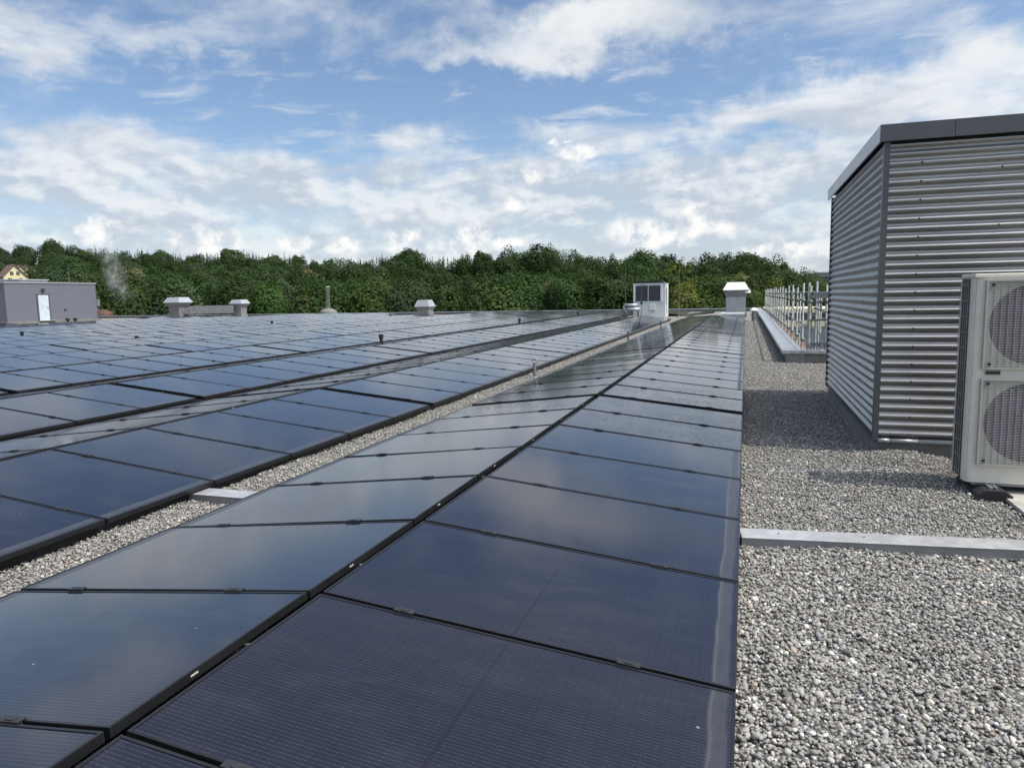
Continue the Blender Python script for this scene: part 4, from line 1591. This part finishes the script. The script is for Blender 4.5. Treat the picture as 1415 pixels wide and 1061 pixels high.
def forest():
    n = 0
    rows = 8
    TW = {'dark': 'dark green', 'mid': 'mid green', 'fresh': 'fresh green', 'yellow': 'yellow green', 'grey': 'grey green', 'bloom': 'pale blossoming'}
    for j in range(rows):
        f = j / (rows - 1)
        a = A0 + rnd.uniform(0, .02)
        while a < A1:
            dt = dtop(a)
            D = D1 + (dt - D1) * f + (rnd.uniform(-5, 5) if 0 < j < rows - 1 else 0)
            right = a > AZM
            e = skyline(a)
            u = u_of(a)
            ztop_sky = CAM[2] + D * math.tan(e)
            zb = land_h(a, D)
            if j == rows - 1:
                top = ztop_sky + rnd.uniform(-2.6, 1.1)
                kind = 'broad' if rnd.random() < .75 else 'tall'
                tone = rnd.choice(['dark', 'mid', 'dark'])
                pos = 'on the skyline'
            else:
                frac = (.40 + .60 * (j + 1) / rows) if not right else (.36 + .62 * (j + 1) / rows)
                top = CAM[2] + D * math.tan(e * frac * rnd.uniform(.88, 1.08))
                top = min(top, ztop_sky - 1.0)
                kind = rnd.choice(['broad', 'broad', 'tall'] if j > 1 else ['broad', 'bush', 'broad'])
                tone = rnd.choice(['mid', 'dark', 'mid', 'grey', 'dark'])
                if right:
                    tone = rnd.choice(['dark', 'mid', 'dark', 'dark'])
                    kind = rnd.choice(['broad', 'broad', 'tall']) if j > 1 else kind
                if j <= 1:
                    tone = rnd.choice(['mid', 'mid', 'fresh', 'grey', 'mid'])
                    if u > 590:
                        tone = rnd.choice(['fresh', 'mid', 'fresh', 'dark'])
                    if u > 900:
                        tone = rnd.choice(['fresh', 'yellow', 'fresh', 'mid'])
                    if u < 350 and rnd.random() < .6:
                        tone = 'mid'
                if j in (1, 2, 3) and rnd.random() < .05:
                    tone = 'bloom'
                pos = 'low on the slope' if j < 3 else 'halfway up the slope' if j < 6 else 'just under the skyline'
            if u < 66 and D < 335:
                cap = CAM[2] + D * math.tan(azel(u, 389)[1])
                if u < 66:
                    top = min(top, cap)
            wx = 1.0
            if a < AZ55:
                kind, wx = 'broad', 1.25
            if a < AZ55 and 335 <= D and j < rows - 1:
                tone = 'grey'  # distance haze put into the colour of these far crowns
            H = top - zb
            if H > 4:
                wd = 1.0
                if H > 19:
                    wd = 19 / H * rnd.uniform(.95, 1.1)
                if H < 9:
                    wd = 1.35
                label = f"{TW[tone]} {'slender' if kind == 'tall' else 'bushy' if kind == 'bush' else 'broad'} tree {pos} {where(a)}"
                tree(a, D, top, kind, tone, label, wd * wx)
                n += 1
            w = .56 * H * (1.0 if H < 19 else 19 / H) if H > 4 else 8
            if kind == 'tall':
                w *= .70
            step = max(5.2, w * .78) / D
            if D > 300:
                step = max(step, 8.5 / D)
            a += step * rnd.uniform(.85, 1.2)
    # single trees that stand out
    for (u, v, D, kind, tone, wd, lab) in [
        (568, 343, 215, 'broad', 'dark', 1.0, 'dark round topped tree standing up from the skyline above the lone vent'),
        (641, 351, 176, 'broad', 'dark', 0.71, 'dark skyline tree right of the lone vent, first of the tall group'),
        (668, 346, 172, 'broad', 'dark', 0.68, 'dark skyline tree in the tall group, second from its left end'),
        (703, 340, 168, 'broad', 'dark', 0.78, 'dark tall tree with a knobbly top left of the broad skyline crown'),
        (749, 337, 168, 'broad', 'dark', .9, 'broadest dark crown on the skyline left of the chiller'),
        (890, 344, 160, 'broad', 'mid', 0.68, 'tall mid green tree on the skyline straight above the chiller'),
        (985, 349, 158, 'broad', 'dark', 0.65, 'dark skyline tree left of the white hooded vent'),
        (1003, 349, 160, 'broad', 'dark', 0.62, 'dark skyline tree straight above the white hooded vent'),
        (1025, 352, 156, 'broad', 'dark', 0.68, 'dark skyline tree right of the white hooded vent'),
        (1074, 354, 150, 'broad', 'dark', 0.84, 'tall dark tree at the right end of the wood, above the scaffold'),
        (1118, 375, 190, 'broad', 'dark', .8, 'lower dark round tree beside the corrugated wall, above the scaffold'),
        (70, 330, 345, 'broad', 'mid', .95, 'tallest light tree on the left skyline right of the cream houses'),
        (320, 343, 292, 'broad', 'mid', 1.1, 'broad skyline crown above the smaller joined vent'),
        (421, 397, 125, 'tall', 'yellow', .95, 'small yellow green tree left of the slim chimney'),
        (630, 396, 128, 'bush', 'fresh', .75, 'fresh green bushy tree just right of the lone vent'),
        (684, 386, 126, 'bush', 'fresh', .95, 'larger fresh green bushy tree between the lone vent and chiller'),
        (610, 398, 127, 'bush', 'fresh', .6, 'small fresh green bush directly behind the lone vent'),
        (655, 398, 124, 'bush', 'mid', .6, 'small bush between two fresh green bushy trees'),
        (752, 390, 130, 'tall', 'bloom', .9, 'pale blossoming tree low in the wood left of the chiller'),
        (717, 408, 126, 'bush', 'bloom', .5, 'small pale blossoming bush at the foot of the wood'),
        (775, 396, 130, 'tall', 'bloom', .7, 'pale blossoming tree closest to the chiller on its left'),
        (950, 395, 122, 'bush', 'yellow', .8, 'yellow green bush between the chiller and the white hooded vent'),
        (975, 402, 120, 'bush', 'fresh', .8, 'fresh green bush just left of the white hooded vent'),
        (1035, 398, 122, 'bush', 'fresh', .7, 'fresh green bush just right of the white hooded vent'),
        (935, 358, 150, 'tall', 'yellow', 1.0, 'yellow green slender tree right of the chiller, high on the slope'),
        (915, 372, 140, 'broad', 'fresh', .8, 'fresh green tree rising directly right of the chiller'),
    ]:
        a, e = azel(u, v)
        tree(a, D, CAM[2] + D * math.tan(e), kind, tone, lab, wd, 'trees that stand out from the wood')
        n += 1
    print('trees', n)


forest()


def far_conifers():
    """spruce tips far behind the crest: one mass"""
    b = MB()
    q = random.Random(5)
    for k in range(300):
        u = q.choice([q.uniform(95, 420), q.uniform(95, 420), q.uniform(480, 640)])
        a, e = azel(u, 400)
        e = skyline(a)
        D = q.uniform(335, 400)
        top = CAM[2] + D * math.tan(e) + q.uniform(-2.8, .3) + (1.3 if q.random() < .05 else 0)
        H = q.uniform(13, 17)
        x, y = CAM[0] + D * math.sin(a), CAM[1] + D * math.cos(a)
        for s in range(80):
            z = q.random() ** 1.0
            ang = q.uniform(0, 6.28)
            r = (.14 + 2.1 * z) * q.uniform(.75, 1.1)
            zz = top - z * H
            p0 = (x, y, zz + .55)
            w = .10 + .45 * z
            c, sn = math.cos(ang), math.sin(ang)
            b.add([p0, (x + r * c - w * sn, y + r * sn + w * c, zz - .35 * r), (x + r * c * 1.1, y + r * sn * 1.1, zz - .5 * r), (x + r * c + w * sn, y + r * sn - w * c, zz - .35 * r)], [(0, 1, 2, 3)])
    o = b.build('far_conifer_wood', M['leaf'])
    o.color = (.030, .050, .028, 1)
    tag(o, 'far spruce wood showing as small dark tips along the crest', 'conifer wood', kind='stuff')


far_conifers()


# ------------------------------------------------------------------ cream houses on the left hill
def houses():
    labs = ['cream gabled house with brown roof, nearest and largest of the four in a row', 'cream gabled house, second in the stepped row of four', 'cream gabled house, third in the stepped row of four', 'cream gabled house, last and smallest looking of the four']
    for k, (u, vr, D, w) in enumerate([(19, 365, 300, 3.3), (27.5, 366.2, 308, 3.2), (37.5, 366.8, 317, 3.1), (47.5, 367.8, 327, 3.0)]):
        a, e = azel(u, vr)
        zt = CAM[2] + D * math.tan(e)
        x, y = CAM[0] + D * math.sin(a), CAM[1] + D * math.cos(a)
        zg = zt - 12.0
        t = thing('house', labs[k], 'house', (x, y, zg), -a + R(13), 'cream houses on the left hill')
        Hh = 12.0
        ea = 8.2
        ln = 9.0
        b = MB()
        pr = [(-w, 0), (w, 0), (w, ea), (0, Hh - .25), (-w, ea)]
        b.add([(px, py, pz) for py in (0, ln) for px, pz in pr], [(4, 3, 2, 1, 0), (5, 6, 7, 8, 9)] + [(i, (i + 1) % 5, 5 + (i + 1) % 5, 5 + i) for i in range(5)])
        b.build('wall', M['cream'], t)
        rf = MB()
        for s in (-1, 1):
            rf.add([(0, -.5, Hh), (s * (w + .5), -.5, ea - .45), (s * (w + .5), ln, ea - .45), (0, ln, Hh), (0, -.5, Hh - .22), (s * (w + .5), -.5, ea - .68), (s * (w + .5), ln, ea - .68), (0, ln, Hh - .22)], [(0, 1, 2, 3), (4, 7, 6, 5), (0, 4, 5, 1), (1, 5, 6, 2), (2, 6, 7, 3)])
        rf.build('roof', M['tile'], t)
        for zz, xs in ((8.9, (-.85, .95)), (6.7, (-1.5, 1.6)), (4.3, (-1.5, 1.6)), (2, (-1.5, 1.6))):
            for xx in xs:
                f = MB().box(xx - .5, xx + .5, -.06, -.003, zz - .6, zz + .6).build('window', M['win'], t)
                MB().box(xx - .03, xx + .03, -.10, -.061, zz - .55, zz + .55).build('window_bar', M['cream'], f)
    a, e = azel(1137, 376)
    D = 260
    t = thing('distant_building', 'pale grey flat roofed building far off beside the corrugated wall', 'building', (CAM[0] + D * math.sin(a), CAM[1] + D * math.cos(a), CAM[2] + D * math.tan(e) - 16))
    MB().box(-2, 9, 0, 8, 0, 15.6).build('wall', M['farroof'], t)
    MB().box(-2.2, 9.2, -.2, 8.2, 15.61, 16).build('roof', M['hood'], t)
    for z in (14, 11.5):
        MB().box(-1.5, 8.5, -.06, -.003, z - .5, z + .5).build('window_band', M['win'], t)


houses()


# ------------------------------------------------------------------ steam
def steam():
    a, e = azel(158, 375)
    D = 112
    x, y = CAM[0] + D * math.sin(a), CAM[1] + D * math.cos(a)
    m = bpy.data.materials.new('steam')
    m.use_nodes = True
    g = G(m.node_tree)
    g.n.remove(g.n['Principled BSDF'])
    v = g.n.new('ShaderNodeVolumePrincipled')
    v.inputs['Color'].default_value = (.9, .9, .9, 1)
    co = objco(g)
    X, Y, Z = g.sep(co)
    w = g.noise(co, .42, 5, .65, 0, True)
    wx, wy, wz = g.sep(g.vm('SUBTRACT', w, (.5, .5, .5)))
    cx = g.m('MULTIPLY_ADD', wx, 3.4, g.m('MULTIPLY_ADD', Z, .22, X))
    cy = g.m('MULTIPLY_ADD', wy, 3.0, Y)
    r2 = g.m('SQRT', g.m('ADD', g.m('MULTIPLY', cx, cx), g.m('MULTIPLY', cy, cy)))
    core = g.ss(r2, g.m('MULTIPLY_ADD', Z, .09, 1.75), 0.1)
    ends = g.m('MULTIPLY', g.ss(Z, -4.6, -2.0), g.ss(Z, 4.6, 1.5))
    n = g.ss(g.noise(co, 1.05, 5, .65, .5), .42, .72)
    g.put(v.inputs['Density'], g.m('MULTIPLY', g.m('MULTIPLY', core, ends), g.m('MULTIPLY', n, .8)))
    g.l.new(v.outputs[0], g.n['Material Output'].inputs['Volume'])
    b = MB().box(-3.4, 3.4, -3, 3, -4.7, 4.7)
    o = b.build('steam', m)
    o.location = (x, y, CAM[2] + D * math.tan(e))
    o.rotation_euler = (0, 0, -a)
    tag(o, 'wisp of white steam rising in front of the wood on the left', 'steam', kind='stuff')


steam()
